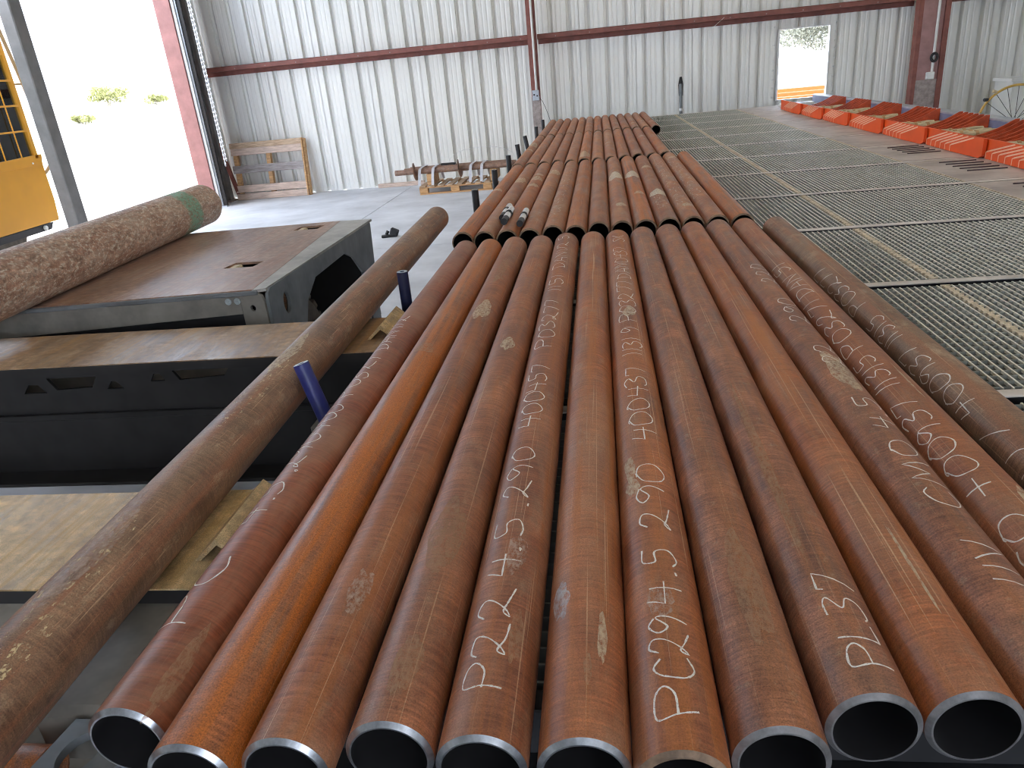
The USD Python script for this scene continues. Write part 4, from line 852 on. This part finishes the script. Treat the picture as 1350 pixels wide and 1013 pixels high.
part(t, 'cab_roof', bx(MX - 1.5, MX + .02, 7.0, 10.2, 3.0, 3.12, .03), YELLOW)
for y in (10.06, 7.05): part(t, 'cab_pillar', bx(MX - 1.5, MX - 1.44, y, y + .07, 1.18, 3.0, .008), YELLOW)
part(t, 'window_pane', bx(MX - .045, MX - .038, 7.1, 10.07, 1.2, 3.0), GLASS, label='dark cab glass')
for z in (1.56, 1.89, 2.21, 2.54, 2.87): part(t, 'window_bar', bx(MX - .012, MX, 7.1, 10.07, z - .012, z + .012, .003), YELLOW)
for y in (9.81, 9.50, 9.19, 8.6, 8.2): part(t, 'window_bar', bx(MX - .010, MX + .002, y - .010, y + .010, 1.2, 3.0, .003), YELLOW)
part(t, 'seat', [bx(MX - 1.0, MX - .4, 8.5, 9.1, 1.15, 1.4, .05), bx(MX - 1.0, MX - .4, 9.0, 9.2, 1.3, 2.05, .05)], BLACK)
part(t, 'cab_column', bx(MX - .62, MX - .30, 9.86, 10.03, 1.2, 3.0, .02), DARKSTEEL)
part(t, 'grab_rail', tube(catmull([(MX + .05, 10.06, 3.0), (MX + .055, 10.11, 2.7), (MX + .06, 10.22, 2.0), (MX + .06, 10.275, 1.3), (MX + .05, 10.27, 1.12), (MX + .02, 10.22, 1.03), (MX - .02, 10.17, .97)], 6), .024, 10), YELLOW_RAIL)
part(t, 'rail_bracket', cyl((MX, 10.12, 2.16), (MX + .06, 10.20, 2.16), .014, 8), YELLOW_RAIL)
for y in (7.5, 9.2):
    part(t, 'wheel', lathe([(.0001, 0), (.15, 0), (.18, -.1), (.34, -.12), (.36, -.09), (.36, .09), (.34, .12), (.0001, .12)], (MX - .2, y, .34), (MX + 1, y, .34), 32), RUBBER)
    part(t, 'wheel', lathe([(.0001, 0), (.15, 0), (.18, -.1), (.34, -.12), (.36, -.09), (.36, .09), (.34, .12), (.0001, .12)], (MX - 1.35, y, .34), (MX + 1, y, .34), 32), RUBBER)

def bush(name, lab, x, y, w, h, m, n, seed, z=None, stem=.0, leaf=.05):
    r = np.random.default_rng(seed); z0 = berm(x, y) - .04 if z is None else z
    t = thing(name, lab, name, (x, y, z0)); V, F = [], []
    blobs = [(r.uniform(-.38, .38) * w, r.uniform(-.3, .3) * w, stem + h * r.uniform(.25, .72), r.uniform(.16, .30) * w) for _ in range(9)]
    for k in range(n):
        b = blobs[r.integers(len(blobs))]; u = r.normal(size=3); u /= np.linalg.norm(u)
        c = np.array([x + b[0], y + b[1], z0 + b[2]]) + u * b[3] * r.uniform(.55, 1.05) * [1, 1, .62 * h / w * 1.4]
        c[2] = max(c[2], z0 + .02)
        e, g = r.normal(size=3), r.normal(size=3); e /= np.linalg.norm(e); g = np.cross(e, g); g /= np.linalg.norm(g)
        s = leaf * r.uniform(.6, 1.3); i = len(V); V += [c - e * s, c + g * s * .45, c + e * s, c - g * s * .45]; F += [(i, i + 1, i + 2), (i, i + 2, i + 3)]
    part(t, 'foliage', trimesh.Trimesh(np.array(V), np.array(F), process=False), m, smooth=False)
    st = [cyl((x, y, z0 - .05), (x + b[0] * .8, y + b[1] * .8, z0 + b[2]), .012, 6, .006) for b in blobs]
    if stem: st.append(cyl((x, y, z0 - .05), (x, y, z0 + stem + .3 * h), .035, 8, .02))
    part(t, 'stems', st, BARK)
bush('bush', 'largest olive bush on the white bank outside the door', -14.05, 21.5, 1.15, .62, LEAF, 1500, 1)
bush('bush', 'smaller darker bush beside the largest one on the bank', -13.25, 22.7, .62, .36, LEAF, 700, 2)
bush('bush', 'lowest yellowish bush on the bank slope', -13.52, 19.4, .55, .30, LEAF, 500, 3)
bush('tree', 'pale bare-looking tree seen through the top of the wall opening', 6.3, 26.5, 2.6, 1.3, LEAF_PALE, 3200, 4, z=-.03, stem=1.35, leaf=.06)
for k, (y, x0, x1, z) in enumerate(((17.0, 3.4, 5.2, .62), (18.6, 3.6, 5.8, .62), (20.4, 3.8, 6.4, .62))):
    t = thing('orange_frame', f'orange steel frame outside the wall opening, {ORD[k]} one out', 'frame', ((x0 + x1) / 2, y, 0), 'orange frames outside')
    part(t, 'beam', bx(x0, x1, y - .06, y + .06, z, z + .10, .006), ORANGE); part(t, 'beam', bx(x0, x1, y + .5, y + .58, z, z + .08, .006), ORANGE)
    for x in (x0 + .15, x1 - .15): part(t, 'leg', bx(x - .04, x + .04, y - .04, y + .04, -.03, z, .004), ORANGE)
    for x in (x0 + .2, (x0 + x1) / 2, x1 - .2): part(t, 'cross_bar', bx(x - .04, x + .04, y + .06, y + .5, z, z + .07, .004), ORANGE)
    for x in (x0 + .15, x1 - .15): part(t, 'leg', bx(x - .04, x + .04, y + .50, y + .58, -.03, z, .004), ORANGE)
